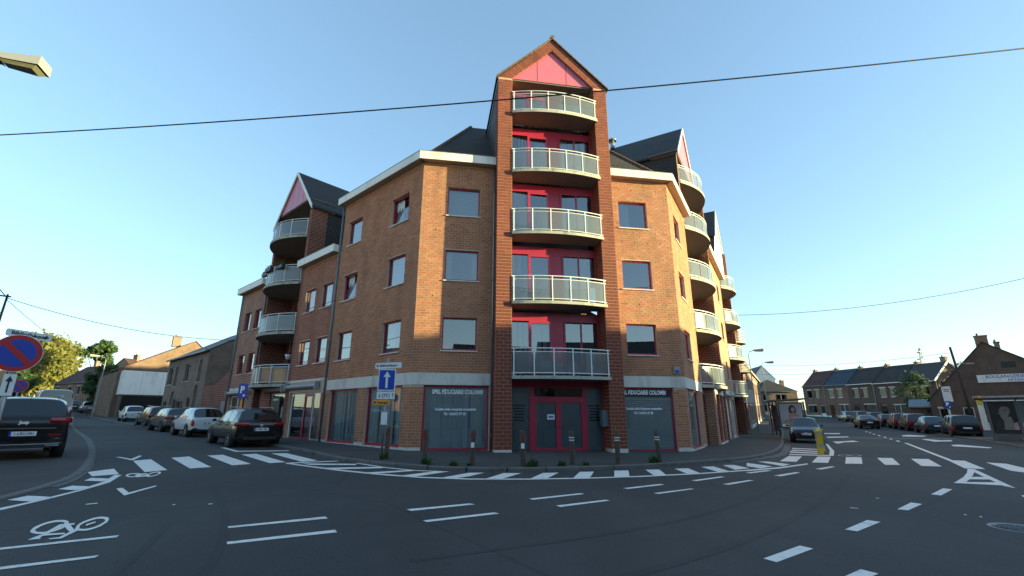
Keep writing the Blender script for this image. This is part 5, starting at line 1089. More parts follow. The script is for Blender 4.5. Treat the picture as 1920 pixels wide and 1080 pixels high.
shade_house('fourth brick house on the left side, out of view', -32.5, -8, 355, 9.5, 8.5, 6.0, 9.0)
shade_house('corner brick house opposite, out of view behind the photographer', 31.5, -8.5, 240, 9.0, 8.5, 7.4, 10.6)
shade_house('third brick house opposite, out of view to the right', 32.6, 4.2, 189, 12, 8.5, 6.4, 9.2)
for i, (x, y) in enumerate(((24, -12), (14.5, -14), (5, -15), (-4.5, -15), (-14, -14), (-23.5, -11))): shade_house('brick terraced house behind the photographer, number %s from the right' % ('one', 'two', 'three', 'four', 'five', 'six')[i], x, y, 268 if i else 255, 9.4, 8.5, (7.2, 6.6, 5.8, 5.8, 5.8, 5.8)[i], (10.4, 9.6, 8.8, 8.8, 8.8, 8.8)[i])
# ------------------------------------------------------------------ trees
def tree(label, x, y, h, rx_, leaf, seed, crown_z=.35, n=5200, ls=.28, z0=None, grp=None, squash=.8, name='tree', clumps=34):
    rnd = random.Random(seed); z0 = zg(x, y) if z0 is None else z0
    T = empty(name, (x, y, z0)); tag(T, label, 'tree', grp)
    m = MB(); th = h*crown_z; m.tube([(0,0,-.3),(.05*rx_,0,th*.5),(0,.03*rx_,th),(0,0,h*.75)], [h*.026, h*.022, h*.018, h*.006], 8)
    cl = []
    for k in range(clumps):
        a = rnd.uniform(0, 6.283); u = rnd.uniform(-.95, 1); rr = math.sqrt(max(0, 1-u*u))*rnd.uniform(.45, 1.0)
        p = Vector((math.cos(a)*rr*rx_*.8, math.sin(a)*rr*rx_*.8, th+(h-th)*(.5+.46*u*squash/.8)))
        cl.append((p, rx_*rnd.uniform(.20, .36)))
        if k < 12: b = Vector((0, 0, th*rnd.uniform(.7, 1.2))); m.tube([b, b.lerp(p, .5)+Vector((0,0,.1*rx_)), p], [h*.010, h*.006, h*.002], 5)
    m.build('trunk', 'bark', T)
    c = MB()
    for k in range(n):
        p, r = cl[rnd.randrange(len(cl))]; d = Vector((rnd.gauss(0, 1), rnd.gauss(0, 1), rnd.gauss(0, .8))).normalized()*r*rnd.uniform(.35, 1.05)
        q = p+d; a = Vector((rnd.gauss(0, 1), rnd.gauss(0, 1), rnd.gauss(0, 1))).normalized(); b = a.orthogonal().normalized(); s = ls*rnd.uniform(.5, 1.1)
        c.add([q-a*s, q+b*s*.5, q+a*s, q-b*s*.5])
    c.build('crown', leaf, T); return T
tree('large spreading tree with yellow-green sunlit crown at the end of the left street', -104, 101, 14.6, 7.8, 'leaf_sunlit', 3, .22, 9000, .55, 2.6, clumps=60)
tree('dark green tree behind the houses left of the sunlit gable', -84.5, 94, 13.4, 3.6, 'leaf_green', 5, .3, 4200, .42, 2.4)
tree('bushy green tree beside the leaning grey lamp post', -57.5, 65.5, 6.2, 2.6, 'leaf_green', 8, .15, 4200, .24, 1.6)
tree('dark tree beyond the white van', -88, 80, 7.5, 4.6, 'leaf_green', 9, .15, 3600, .4, 2.2)
tree('young green street tree in front of the far terrace beside the bakery', 53.4, 61.5, 6.4, 2.5, 'leaf_green', 11, .28, 3000, .20, clumps=26)
tree('green tree catching light behind the sunlit verge', 64.6, 65.6, 8.6, 1.5, 'leaf_sunlit', 12, .5, 1500, .18, .2)
# lattice mast far behind the terrace
m = MB(); bx_, by_, hh = 224, 250, 37
for a, b in ((-1.6, -1.6), (1.6, -1.6), (1.6, 1.6), (-1.6, 1.6)): m.cyl((a, b, 0), (a*.15, b*.15, hh), .22, .12, 4)
for k in range(8):
    t0, t1 = k/8, (k+1)/8; s_ = lambda t: 1.6*(1-.85*t)
    for q in range(4):
        c_ = [(-1,-1),(1,-1),(1,1),(-1,1)]; a, b = c_[q], c_[(q+1) % 4]; m.cyl((a[0]*s_(t0), a[1]*s_(t0), hh*t0), (b[0]*s_(t1), b[1]*s_(t1), hh*t1), .10, .10, 4)
m.box(-2.4, 2.4, -.1, .1, hh*.82, hh*.84); m.box(-1.8, 1.8, -.1, .1, hh*.92, hh*.94)
mo = m.build('lattice_mast', 'steel', None, None, (bx_, by_, 0)); tag(mo, 'distant steel lattice mast above the terrace roofs', 'mast')
# ------------------------------------------------------------------ vehicles
def paint(name, col, metal=0.0, rough=0.25):
    m, t, b = newmat(name); b.inputs['Base Color'].default_value = (*col, 1); b.inputs['Roughness'].default_value = rough; b.inputs['Metallic'].default_value = metal
    b.inputs['Coat Weight'].default_value = 0.45; b.inputs['Coat Roughness'].default_value = 0.03; b.inputs['Specular IOR Level'].default_value = 0.3
for n, c, me in (('paint_black', (.004, .004, .005), 0), ('paint_navy', (.010, .012, .022), .2), ('paint_white', (.62, .63, .63), 0), ('paint_silver', (.30, .31, .31), .7), ('paint_grey', (.085, .085, .085), .6), ('paint_bluegrey', (.05, .065, .085), .5), ('paint_red', (.16, .008, .012), .2), ('paint_darkred', (.085, .010, .014), .3), ('paint_beige', (.17, .165, .145), .6), ('paint_darkgrey', (.022, .023, .027), .4), ('paint_blue', (.012, .035, .10), .3)): paint(n, c, me)
CAGE = {}
def car_parts(kind, Lc, Wc, Hc):
    key = (kind, Lc, Wc, Hc)
    if key in CAGE: return CAGE[key]
    w = Wc/2; R, Fx = -Lc/2, Lc/2
    P = {'hatch': dict(rr=.62, tail=.93, rh=.03, wr=.74, cowl=1.02, wind=.78, hood=.86, belt=.92), 'wagon': dict(rr=.42, tail=.98, rh=.03, wr=.76, cowl=1.22, wind=.85, hood=.86, belt=.93),
         'suv': dict(rr=.42, tail=1.08, rh=.04, wr=.80, cowl=1.25, wind=.72, hood=1.02, belt=1.07), 'mpv': dict(rr=.20, tail=1.0, rh=.03, wr=.80, cowl=.95, wind=.85, hood=.92, belt=.98),
         'sedan': dict(rr=.75, tail=.97, rh=.02, wr=.70, cowl=1.30, wind=.80, hood=.84, belt=.90, deck=.50), 'van': dict(rr=.10, tail=1.25, rh=.02, wr=.86, cowl=.75, wind=.70, hood=1.10, belt=1.20), 'mini': dict(rr=.45, tail=.92, rh=.04, wr=.74, cowl=.80, wind=.70, hood=.90, belt=.90)}[kind]
    zb = .22 if kind not in ('suv', 'van') else .28
    deck = P.get('deck', 0.10); S = []
    def st(x, ww, b0, zm, belt, roof=None, wr=None, tag_=''): S.append((x, ww, b0, zm, belt, roof, wr, tag_))
    st(R, w*.84, zb+.16, .52, P['tail']-.14); st(R+.05, w*.94, zb+.04, .56, P['tail']-.05); st(R+.13, w*.985, zb, .58, P['tail'])
    if deck > .2: st(R+deck, w, zb, .6, P['tail']-.01)
    xr = R+.13+(deck-.10 if deck > .2 else 0)
    st(xr+P['rr']*.97+.02, w, zb, .6, P['belt']+.02, Hc-P['rh']-.03, P['wr']*w*.97, 'roof0')
    x1 = xr+P['rr']+.12; x2 = Fx-P['cowl']-P['wind']
    st(x1, w, zb, .6, P['belt']+.02, Hc-P['rh'], P['wr']*w, 'cp')
    m1 = x1+(x2-x1)*.44; st(m1-.03, w, zb, .6, P['belt'], Hc, P['wr']*w*1.01, 'g'); st(m1+.04, w, zb, .6, P['belt'], Hc, P['wr']*w*1.01, 'bp')
    st(x2-.12, w, zb, .6, P['belt']-.01, Hc-.01, P['wr']*w, 'g'); st(x2, w, zb, .6, P['belt']-.01, Hc-.035, P['wr']*w*.98, 'ws')
    st(Fx-P['cowl'], w*.99, zb, .6, P['hood']+.01); st(Fx-P['cowl']*.55, w*.98, zb, .58, P['hood']-.035); st(Fx-.22, w*.95, zb, .55, P['hood']-.13); st(Fx-.07, w*.86, zb+.02, .52, P['hood']-.22); st(Fx, w*.72, zb+.10, .48, P['hood']-.30)
    bm = bmesh.new(); rings = []
    for (x, ww, b0, zm, belt, roof, wr, tg) in S:
        h = [(0, b0), (ww*.80, b0), (ww*.985, b0+.12), (ww, zm), (ww*.965, belt)]
        if roof: h += [(wr, roof-.07), (wr*.74, roof), (0, roof+.015)]
        else: h += [(ww*.90, belt+.025), (ww*.62, belt+.05), (0, belt+.06)]
        ring = [bm.verts.new((x, y, z)) for y, z in h] + [bm.verts.new((x, -y, z)) for y, z in h[-2:0:-1]]; rings.append(ring)
    n = len(rings[0]); half = 7
    cr = bm.edges.layers.float.new('crease_edge')
    for i in range(len(S)-1):
        a, b = rings[i], rings[i+1]; ra, rb = S[i][5], S[i+1][5]
        for k in range(n):
            j = (k+1) % n; f = bm.faces.new((a[k], a[j], b[j], b[k])); kk = k if k < half else n-1-k; side = 3 if k < half else 4; mi = 0
            if kk in (0, 1): mi = 5
            if kk == 4 and ra and rb and S[i][7] in ('cp', 'bp') : mi = side
            if kk == 4 and ra and not rb: mi = side if kind != 'van' else 0
            if kk in (5, 6):
                if ra and not rb: mi = 1
                if rb and not ra: mi = 2
            if kk == 4 and ra and rb and kind == 'van' and S[i][7] == 'cp': mi = 0
            f.material_index = mi
            if i in (0, 1) and kk == 3 and kind not in ('wagon', 'suv', 'sedan'): f.material_index = 6
            if i == len(S)-3 and kk == 4: f.material_index = 7
            if i == len(S)-3 and kk == 3: f.material_index = 7 if kind != 'suv' else 0
            f.smooth = True
    for ring, flip in ((rings[0], True), (rings[-1], False)):
        f = bm.faces.new(ring[::-1] if flip else ring); f.material_index = 0; f.smooth = True
    for e in bm.edges:
        ms = {f.material_index for f in e.link_faces}
        if len(ms) > 1: e[cr] = .75 if not ms <= {0, 5} else .3
    me = bpy.data.meshes.new('cage'); bm.to_mesh(me); bm.free()
    for _ in range(8): me.materials.append(MT['black'])
    ob = bpy.data.objects.new('cage', me); COL.objects.link(ob); md = ob.modifiers.new('s', 'SUBSURF'); md.levels = 2; md.render_levels = 2
    dg = bpy.context.evaluated_depsgraph_get(); ev = bpy.data.meshes.new_from_object(ob.evaluated_get(dg)); bpy.data.objects.remove(ob)
    V = [v.co.copy() for v in ev.vertices]; out = {}
    for mi in range(8):
        fs = [tuple(p.vertices) for p in ev.polygons if p.material_index == mi]
        groups = [fs]
        if mi in (6, 7): groups = [[f for f in fs if V[f[0]].y + V[f[2]].y > 0], [f for f in fs if V[f[0]].y + V[f[2]].y <= 0]]
        lst = []
        for g in groups:
            ids = sorted({i for f in g for i in f}); mp = {i: q for q, i in enumerate(ids)}
            if ids: lst.append(([tuple(V[i]) for i in ids], [tuple(mp[i] for i in f) for f in g]))
        out[mi] = lst
    CAGE[key] = out, P; return CAGE[key]
def wheel_mesh(r, w, spokes=5):
    m = MB(); m.lathe([(r*.66, w*.5), (r*.70, w*.52), (r*.94, w*.50), (r, w*.38), (r, -w*.4), (r*.9, -w*.5), (r*.5, -w*.5)], 24, 'y'); return m
WH = {}
def car(label, kind, dims, col, loc, az, plate='', group=None, name='parked_car', r=.315, glassy='car_glass', rim='rim', roofrack=False, badge=None, dz=0.0, nose=None, tail_top=None):
    """heading az; origin on the ground under the middle of the car; x forward"""
    Lc, Wc, Hc = dims; parts, P = car_parts(kind, *dims); w = Wc/2
    C = empty(name, (loc[0], loc[1], zg(*loc)+dz), rad(90-az)); tag(C, label, 'van' if kind == 'van' else 'car', group)
    sx, sy = zg(loc[0]+math.sin(rad(az)), loc[1]+math.cos(rad(az)))-zg(*loc), 0; C.rotation_euler = (0, -math.atan(sx), rad(90-az))
    def part(nm, vf, mat, parent=None):
        me = bpy.data.meshes.new(nm); me.from_pydata(vf[0], [], vf[1]); me.materials.append(MT[mat]); me.polygons.foreach_set('use_smooth', [True]*len(me.polygons))
        o = bpy.data.objects.new(nm, me); COL.objects.link(o); o.parent = parent or C; WORLD[o.name] = WORLD[C.name]; return o
    def sub(nm, mb, mat, parent=None):
        o = bpy.data.objects.new(nm, mb.data(nm, mat)); COL.objects.link(o); o.parent = parent or C; WORLD[o.name] = WORLD[C.name]; return o
    body = part('body', parts[0][0], col)
    for mi, nm in ((1, 'windscreen'), (2, 'rear_window'), (3, 'side_window'), (4, 'side_window')):
        for vf in parts[mi]: part(nm, vf, glassy)
    for vf in parts[5]: part('sill_trim', vf, 'car_black_trim')
    for vf in parts[6]: part('tail_lamp', vf, 'tail_red')
    for vf in parts[7]: part('head_lamp', vf, 'head_lamp')
    wb = Lc*.305; xo = .03*Lc
    for sx_ in (-1, 1):
        for sd in (-1, 1):
            x = sx_*wb + (-xo if sx_ > 0 else 0)*0 + (.02*Lc if sx_ > 0 else -.005*Lc); y0 = sd*(w-.10)
            am = MB(); am.cyl((x, sd*(w-.28), r+.01), (x, sd*(w+.004), r+.01), r+.055, n=24); sub('wheel_arch', am, 'car_black_trim')
            ty = MB(); prof = [(r*.62, .105), (r*.68, .118), (r*.95, .112), (r, .08), (r, -.09), (r*.9, -.11)]
            ty.lathe([(a, sd*b) for a, b in prof], 22, 'y', (x, y0, r)); t = sub('wheel', ty, 'tyre')
            rm = MB(); rm.lathe([(0.0, sd*.085), (r*.16, sd*.092), (r*.17, sd*.07), (r*.60, sd*.07), (r*.63, sd*.11), (r*.67, sd*.118)], 20, 'y', (x, y0, r), 1)
            for k in range(5):
                a = 2*math.pi*k/5+.3; c_, s_ = math.cos(a), math.sin(a); pw = r*.11
                q = [(r*.12*c_-pw*s_, r*.12*s_+pw*c_), (r*.62*c_-pw*.8*s_, r*.62*s_+pw*.8*c_), (r*.62*c_+pw*.8*s_, r*.62*s_-pw*.8*c_), (r*.12*c_+pw*s_, r*.12*s_-pw*c_)]
                rm.prism([(x+u, y0+sd*.075, r+v) for u, v in q], (0, sd*.03, 0))
            sub('rim', rm, [rim, 'car_black_trim'], t)
    R, Fx = -Lc/2, Lc/2
    # grille, lower intake, bumpers
    g = MB(); g.box(Fx-.10, Fx+.004, -w*.50, w*.50, P['hood']-.36, P['hood']-.27); sub('grille', g, 'car_black_trim')
    g = MB(); g.box(Fx-.10, Fx-.012, -w*.62, w*.62, .27, .42); sub('air_intake', g, 'car_black_trim')
    g = MB(); g.box(R+.005, R+.08, -w*.66, w*.66, .30, .42); sub('rear_skirt', g, 'car_black_trim')
    for xx, nm, zz in ((R, 'rear', .62 if kind != 'van' else .75), (Fx, 'front', .46)):
        sg = -1 if nm == 'rear' else 1; pb = MB(); pb.box(min(xx, xx+sg*.022), max(xx, xx+sg*.022), -.26, .26, zz, zz+.115); po = sub('number_plate', pb, 'plate_white')
        eu = MB(); eu.box(min(xx+sg*.0225, xx+sg*.024), max(xx+sg*.0225, xx+sg*.024), (.215 if nm == 'rear' else -.26), (.26 if nm == 'rear' else -.215), zz, zz+.115); sub('plate_band', eu, 'sign_blue', po)
        if plate == '#':
            for k, (a, b) in enumerate(((-.19, -.15), (-.11, .03), (.08, .20))):
                q = MB(); q.box(min(xx+sg*.0228, xx+sg*.0242), max(xx+sg*.0228, xx+sg*.0242), -b, -a, zz+.035, zz+.085); sub('plate_mark', q, 'zinc', po)
        elif plate:
            me = text_mesh(plate, .105, 'CENTER', 0, 1.0, .002)
            for v in me.vertices: a, b = v.co.x*.86, v.co.y; v.co = (xx+sg*.0235, -a-.02 if nm == 'rear' else a+.02, zz+.0575+b)
            me.materials.clear(); me.materials.append(MT['post_red' if False else 'lettering_black']); o = bpy.data.objects.new('plate_text', me); COL.objects.link(o); o.parent = po; WORLD[o.name] = WORLD[C.name]
    if kind in ('wagon', 'suv', 'sedan'):
        for sd in (-1, 1):
            z1 = P['tail']-.03 if kind != 'suv' else 1.10; z0 = z1-.15; ys = [.50, .74, .93, 1.012]; xs_ = [-.045, -.045, .01, .22]; V_ = []
            for yv, xv in zip(ys, xs_): V_ += [(R+xv+.03, sd*w*yv, z0+.02*(1-yv)), (R+xv+.045, sd*w*yv, z1)]
            for yv, xv in zip(ys, xs_): V_ += [(R+xv+.14, sd*w*yv*.97, z0), (R+xv+.14, sd*w*yv*.97, z1)]
            q = MB(); q.mesh(V_, [(0,2,3,1),(2,4,5,3),(4,6,7,5),(1,3,11,9),(3,5,13,11),(5,7,15,13),(0,8,10,2),(2,10,12,4),(4,12,14,6)], 0, True); sub('tail_lamp', q, 'tail_red')
    # mirrors, handles, aerial, wiper
    xm = Fx-P['cowl']-.32
    for sd in (-1, 1):
        q = MB(); q.lathe([(0, -.07), (.055, -.05), (.075, 0), (.06, .05), (0, .07)], 10, 'y', (0, 0, 0)); q.v = [(xm+a*.9, sd*(w+.07)+b*1.1, P['belt']+.06+c*.85) for a, b, c in q.v]; q.box(xm-.02, xm+.03, min(sd*(w-.06), sd*(w+.03)), max(sd*(w-.06), sd*(w+.03)), P['belt']+.02, P['belt']+.05); sub('wing_mirror', q, col if kind != 'suv' else 'car_black_trim')
        for xx in (.25, -.75):
            q = MB(); q.box(xx*Lc/4.2-.09, xx*Lc/4.2+.09, min(sd*(w-.01), sd*(w+.012)), max(sd*(w-.01), sd*(w+.012)), P['belt']-.12, P['belt']-.09); sub('door_handle', q, col)
    if kind != 'van': q = MB(); q.cyl((R+.75, 0, Hc-.02), (R+.55, 0, Hc+.13), .008, .004, 5); sub('aerial', q, 'car_black_trim')
    q = MB(); q.box(R+.17, R+.2, -.30, .05, P['tail']+.05, P['tail']+.075); sub('rear_wiper', q, 'car_black_trim')
    if roofrack:
        for sd in (-1, 1): q = MB(); q.tube([(R+.75, sd*P['wr']*w*.86, Hc-.02), (R+.9, sd*P['wr']*w*.86, Hc+.045), (Lc*.06, sd*P['wr']*w*.86, Hc+.05), (Lc*.1, sd*P['wr']*w*.86, Hc)], .013, 6); sub('roof_rail', q, 'steel')
    if badge:
        me = text_mesh(badge[0], badge[1], 'CENTER', 0, 1, .006)
        for v in me.vertices: a, b = v.co.x, v.co.y; v.co = (R-.012 if True else 0, -a+badge[3], badge[2]+b)
        me.materials.clear(); me.materials.append(MT['reflector']); o = bpy.data.objects.new('badge', me); COL.objects.link(o); o.parent = C; WORLD[o.name] = WORLD[C.name]
    elif nose:
        for xx, sg in ((Fx, 1), (R, -1)):
            q = MB(); q.lathe([(.065, 0), (.065, .012), (.05, .014), (0, .014)], 16, 'x', (0, 0, 0)); q.v = [(xx-.0+sg*a*1.0, b, c+(P['hood']-.30 if sg > 0 else P['tail']-.18)) for a, b, c in q.v]; sub('badge', q, 'chrome')
    return C
def lcar(u, off): return offL(u, off)
AZL, AZR = -48.24, 30.12
ROWL, ROWR = 'cars parked along the left-hand street', 'cars parked in the row on the right'
def centre(rear_x, rear_y, L, az): return (rear_x+math.sin(rad(az))*L/2, rear_y+math.cos(rad(az))*L/2)
wg = car('black estate car with white plate parked nearest on the left street', 'wagon', (4.5, 1.80, 1.47), 'paint_black', centre(-9.80, 18.65, 4.5, -45), -45, '#', ROWL, roofrack=True, nose=True)
car('white hatchback with black tailgate glass behind the black estate car', 'hatch', (4.05, 1.70, 1.50), 'paint_white', centre(-15.9, 25.0, 4.05, AZL), AZL, '#', ROWL)
car('beige-grey estate car parked ahead of the white hatchback', 'wagon', (4.7, 1.78, 1.46), 'paint_beige', centre(-20.8, 29.9, 4.7, AZL), AZL, '', ROWL, roofrack=True)
car('dark estate car parked between the beige-grey one and the small white car', 'wagon', (4.6, 1.80, 1.55), 'paint_darkgrey', centre(-26.4, 35.8, 4.6, AZL), AZL, '', ROWL, roofrack=True)
car('small round white car at the far end of the parked row', 'mini', (3.6, 1.64, 1.50), 'paint_white', centre(-35.0, 44.0, 3.6, AZL), AZL, '', ROWL)
car('silver hatchback driving up the far end of the left street', 'hatch', (4.1, 1.72, 1.50), 'paint_silver', centre(-56.6, 63.2, 4.1, AZL), AZL, '', 'cars at the far end of the left street')
car('dark car left of the silver hatchback up the left street', 'hatch', (4.1, 1.72, 1.48), 'paint_darkgrey', centre(-63.0, 67.8, 4.1, AZL), AZL, '', 'cars at the far end of the left street')
car('small dark red car half hidden beside the white van', 'hatch', (4.0, 1.7, 1.48), 'paint_darkred', centre(-70.5, 73.5, 4.0, AZL), AZL, '', 'cars at the far end of the left street')
car('white panel van with high roof parked beyond the black four-wheel drive', 'van', (5.6, 2.0, 2.55), 'paint_white', centre(-31.5, 32.4, 5.6, AZL), AZL, '', name='parked_van', r=.34, dz=.05)
JP = car('black four-wheel drive parked on the pavement at the left edge', 'suv', (4.62, 1.86, 1.66), 'paint_black', centre(-13.15, 12.85, 4.62, -47), -47, '1-LBU-041', name='parked_suv', r=.355, roofrack=True, badge=('Jeep', .11, .97, .03), dz=RAISEL)
def on(C, nm, mb, mat):
    o = bpy.data.objects.new(nm, mb.data(nm, mat)); COL.objects.link(o); o.parent = C; WORLD[o.name] = WORLD[C.name]; return o
R_ = -2.31
q = MB(); q.box(R_-.012, R_+.02, -.62, .62, .80, .83); on(JP, 'chrome_strip', q, 'chrome')
q = MB(); q.tube([(R_-.004, -.80, .42), (R_-.012, -.45, .40), (R_-.012, .45, .40), (R_-.004, .80, .42)], .014, 6); on(JP, 'bumper_trim', q, 'steel')
for sd in (-1, 1):
    q = MB(); q.box(R_-.006, R_+.03, min(sd*.50, sd*.74), max(sd*.50, sd*.74), .62, .66); on(JP, 'reflector', q, 'tail_red')
    q = MB(); q.box(R_-.015, R_+.02, min(sd*.48, sd*.76), max(sd*.48, sd*.76), .34, .40); on(JP, 'exhaust_tip', q, 'chrome')
PL = car('black small hatchback facing the camera beside the left bus shelter', 'hatch', (3.97, 1.68, 1.46), 'paint_navy', centre(17.40, 28.2, 3.97, AZR), AZR+180, '#', nose=True)
BW = car('black saloon driving away in the right-hand street', 'sedan', (4.5, 1.80, 1.42), 'paint_black', centre(38.2, 50.6, 4.5, 28), 28, '', name='driving_car', nose=True)
# row on the right, nearest first
row = [('mpv', (4.45, 1.74, 1.62), 'paint_darkgrey', 'dark grey seven-seat estate parked nearest the right bus shelter'), ('hatch', (4.0, 1.72, 1.47), 'paint_bluegrey', 'blue-grey hatchback second in the right-hand row'), ('mpv', (4.3, 1.78, 1.66), 'paint_darkred', 'dark red people carrier third in the right-hand row'), ('mpv', (4.0, 1.72, 1.64), 'paint_red', 'bright red people carrier fourth in the right-hand row'), ('hatch', (4.1, 1.72, 1.48), 'paint_black', 'black hatchback fifth in the right-hand row'), ('mpv', (4.2, 1.74, 1.62), 'paint_grey', 'grey people carrier sixth in the right-hand row'), ('suv', (4.3, 1.78, 1.66), 'paint_grey', 'grey off-roader seventh in the right-hand row'), ('hatch', (4.1, 1.72, 1.52), 'paint_silver', 'silver hatchback furthest away in the right-hand row')]
pos = [(33.9, 35.4, 33), (36.4, 40.6, 28.5), (39.0, 45.4, 28), (41.4, 50.0, 28), (43.8, 54.8, 27), (46.0, 59.4, 26), (47.9, 64.0, 22), (49.5, 68.6, 16)]
for (k, d, c, lab), (x, y, a) in zip(row, pos): car(lab, k, d, c, centre(x, y, d[0], a), a, '', ROWR)
car('dark blue car parked across the front of the far terrace', 'hatch', (4.2, 1.75, 1.5), 'paint_blue', (54.6, 74.5), 348, '')
# ------------------------------------------------------------------ street furniture
def thing(name, loc, az, label, cat, group=None, dz=0.0):
    """Empty whose local -y faces the viewer standing in front of it"""
    f = Frame((loc[0], loc[1], zg(*loc)+dz), az); e = empty(name, f.o, f.rz); tag(e, label, cat, group); return e, f
# wooden bollards
pos = [(-3.66, 14.10), (-2.33, 12.99), (-1.05, 12.90), (.30, 12.85), (1.68, 13.40), (3.02, 13.76), (4.45, 14.53)]
labs = ['wooden bollard at the foot of the one-way sign post', 'weathered wooden bollard with red cap, leftmost standing free', 'wooden bollard with white reflector below the left shop window', 'wooden bollard with white reflector in front of the left tower pier', 'wooden bollard with two reflector strips in front of the entrance door', 'wooden bollard with two reflector strips at the right tower pier', 'leaning wooden bollard with two reflector strips at the right shop window']
for i, ((x, y), lab) in enumerate(zip(pos, labs)):
    e, f = thing('bollard', (x, y), 90, lab, 'bollard', 'wooden bollards along the corner kerb', RAISE); rnd = random.Random(i)
    lx, ly = (rnd.uniform(-.02, .02), rnd.uniform(-.02, .02)) if i != 6 else (-.07, .02)
    m = MB(); n = 12; r0 = .072; prof = [(r0*1.04, -.2), (r0, .1), (r0*.97, .5), (r0*.95, .84), (r0*.80, .90), (0, .905)]
    m.lathe(prof, n); m.v = [(a+lx*c+rnd.uniform(-.003, .003), b+ly*c+rnd.uniform(-.003, .003), c) for a, b, c in m.v]; m.build('post', 'wood_post', e, f)
    def bandz(z0, z1, mat, nm, rr=1.03):
        q = MB(); q.lathe([(r0*rr, z0), (r0*rr, z1)], n); q.v = [(a+lx*c, b+ly*c, c) for a, b, c in q.v]; q.build(nm, mat, e, f)
    if i < 4: bandz(.62, .82, 'post_red', 'red_band', 1.01)
    if i in (2, 3): q = MB(); q.box(-.045+lx*.5, .045+lx*.5, -r0*1.10, -r0*.9, .44, .57); q.build('reflector', 'reflector', e, f)
    if i > 3: bandz(.70, .725, 'reflector', 'reflector_strip', 1.05); bandz(.63, .655, 'reflector', 'reflector_strip', 1.05)
# one-way sign post
e, f = thing('sign_post', (-3.85, 14.30), 82, 'post with blue one-way sign, library sign and orange arrow sign', 'sign post', dz=RAISE)
MB().cyl((0, 0, -.2), (-.0, 0, 2.95), .035, n=10).build('pole', 'steel', e, f)
q = MB(); q.box(-.26, .26, -.06, -.045, 1.95, 2.60); s = q.build('sign_border', 'sign_white', e, f); MB().box(-.23, .23, -.066, -.061, 1.98, 2.57).build('sign_face', 'sign_blue', s, f)
MB().prism([(-.035,-.067,2.03),(.035,-.067,2.03),(.035,-.067,2.36),(.11,-.067,2.36),(0,-.067,2.53),(-.11,-.067,2.36),(-.035,-.067,2.36)], (0, -.003, 0)).build('arrow', 'sign_white', s, f)
def arrow_sign(e, f, x0, x1, z0, z1, y, mat, txt, tip, txtm='lettering_black', tilt=0.0, sz=.1, bold=.003):
    h = z1-z0; r = h*.28; P = []
    for cx, cz, a0 in ((x1-r, z1-r, 0), (x0+r, z1-r, 90), (x0+r, z0+r, 180), (x1-r, z0+r, 270)):
        for k in range(4): a = rad(a0+30*k); P.append((cx+r*math.cos(a), cz+r*math.sin(a)))
    rot = lambda p: (p[0], p[1]+tilt*(p[0]-(x0+x1)/2))
    m = MB(); m.prism([(p[0], y, p[1]) for p in map(rot, P)], (0, .02, 0)); o = m.build('direction_sign', mat, e, f)
    me = text_mesh(txt, sz, 'CENTER', 0, 1, bold)
    for v in me.vertices: a, b = v.co.x, v.co.y; px = (x0+x1)/2+a; v.co = (px, y-.002, (z0+z1)/2+b+tilt*a)
    me.materials.clear(); me.materials.append(MT[txtm]); t = bpy.data.objects.new('lettering', me); COL.objects.link(t); place(t, o, f)
    ax = x0+.08 if tip < 0 else x1-.08; az_ = (z0+z1)/2+tilt*(ax-(x0+x1)/2)
    MB().prism([(ax+tip*.05,y-.003,az_),(ax,y-.003,az_+.04),(ax,y-.003,az_+.015),(ax-tip*.04,y-.003,az_+.015),(ax-tip*.04,y-.003,az_-.015),(ax,y-.003,az_-.015),(ax,y-.003,az_-.04)], (0, .001, 0)).build('arrow', txtm, o, f)
    return o
arrow_sign(e, f, -.38, .42, 2.62, 2.80, -.06, 'sign_white', 'Bibliothèque', -1, tilt=.06)
q = MB(); q.box(-.27, .27, -.06, -.045, 1.70, 1.92); s = q.build('sub_panel', 'sign_white', e, f)
for x, up in ((-.19, -1), (.21, 1)):
    MB().box(x-.008, x+.008, -.064, -.0605, 1.75, 1.87).build('arrow', 'lettering_black', s, f); MB().prism([(x-.03,-.064,1.81+up*.03),(x+.03,-.064,1.81+up*.03),(x,-.064,1.81+up*.075)], (0, .002, 0)).build('arrow', 'lettering_black', s, f)
for x in (-.07, .07):
    q = MB(); n = 14
    for k in range(n):
        a, b = 6.283*k/n, 6.283*(k+1)/n; q.add([(x+.055*math.cos(a),-.062,1.80+.055*math.sin(a)),(x+.055*math.cos(b),-.062,1.80+.055*math.sin(b)),(x+.040*math.cos(b),-.062,1.80+.040*math.sin(b)),(x+.040*math.cos(a),-.062,1.80+.040*math.sin(a))])
    q.build('bicycle_wheel', 'lettering_black', s, f)
q = MB(); q.tube([(-.07,-.063,1.80),(-.02,-.063,1.86),(.05,-.063,1.86),(.0,-.063,1.80),(-.02,-.063,1.86)], .006, 4); q.build('bicycle_frame', 'lettering_black', s, f)
os_ = arrow_sign(e, f, -.38, .14, 1.52, 1.67, -.06, 'sign_orange', ' ', -1)
for a, b, c, d in ((-.21, -.17, 1.56, 1.63), (-.15, -.06, 1.565, 1.61), (-.045, .03, 1.555, 1.61), (.045, .08, 1.565, 1.61)): MB().box(a, b, -.0635, -.0605, c, d).build('printed_mark', 'wood_post', os_, f)
MB().box(-.09, .09, -.055, -.04, .95, 1.32).build('paper_notice', 'sign_white', e, f)
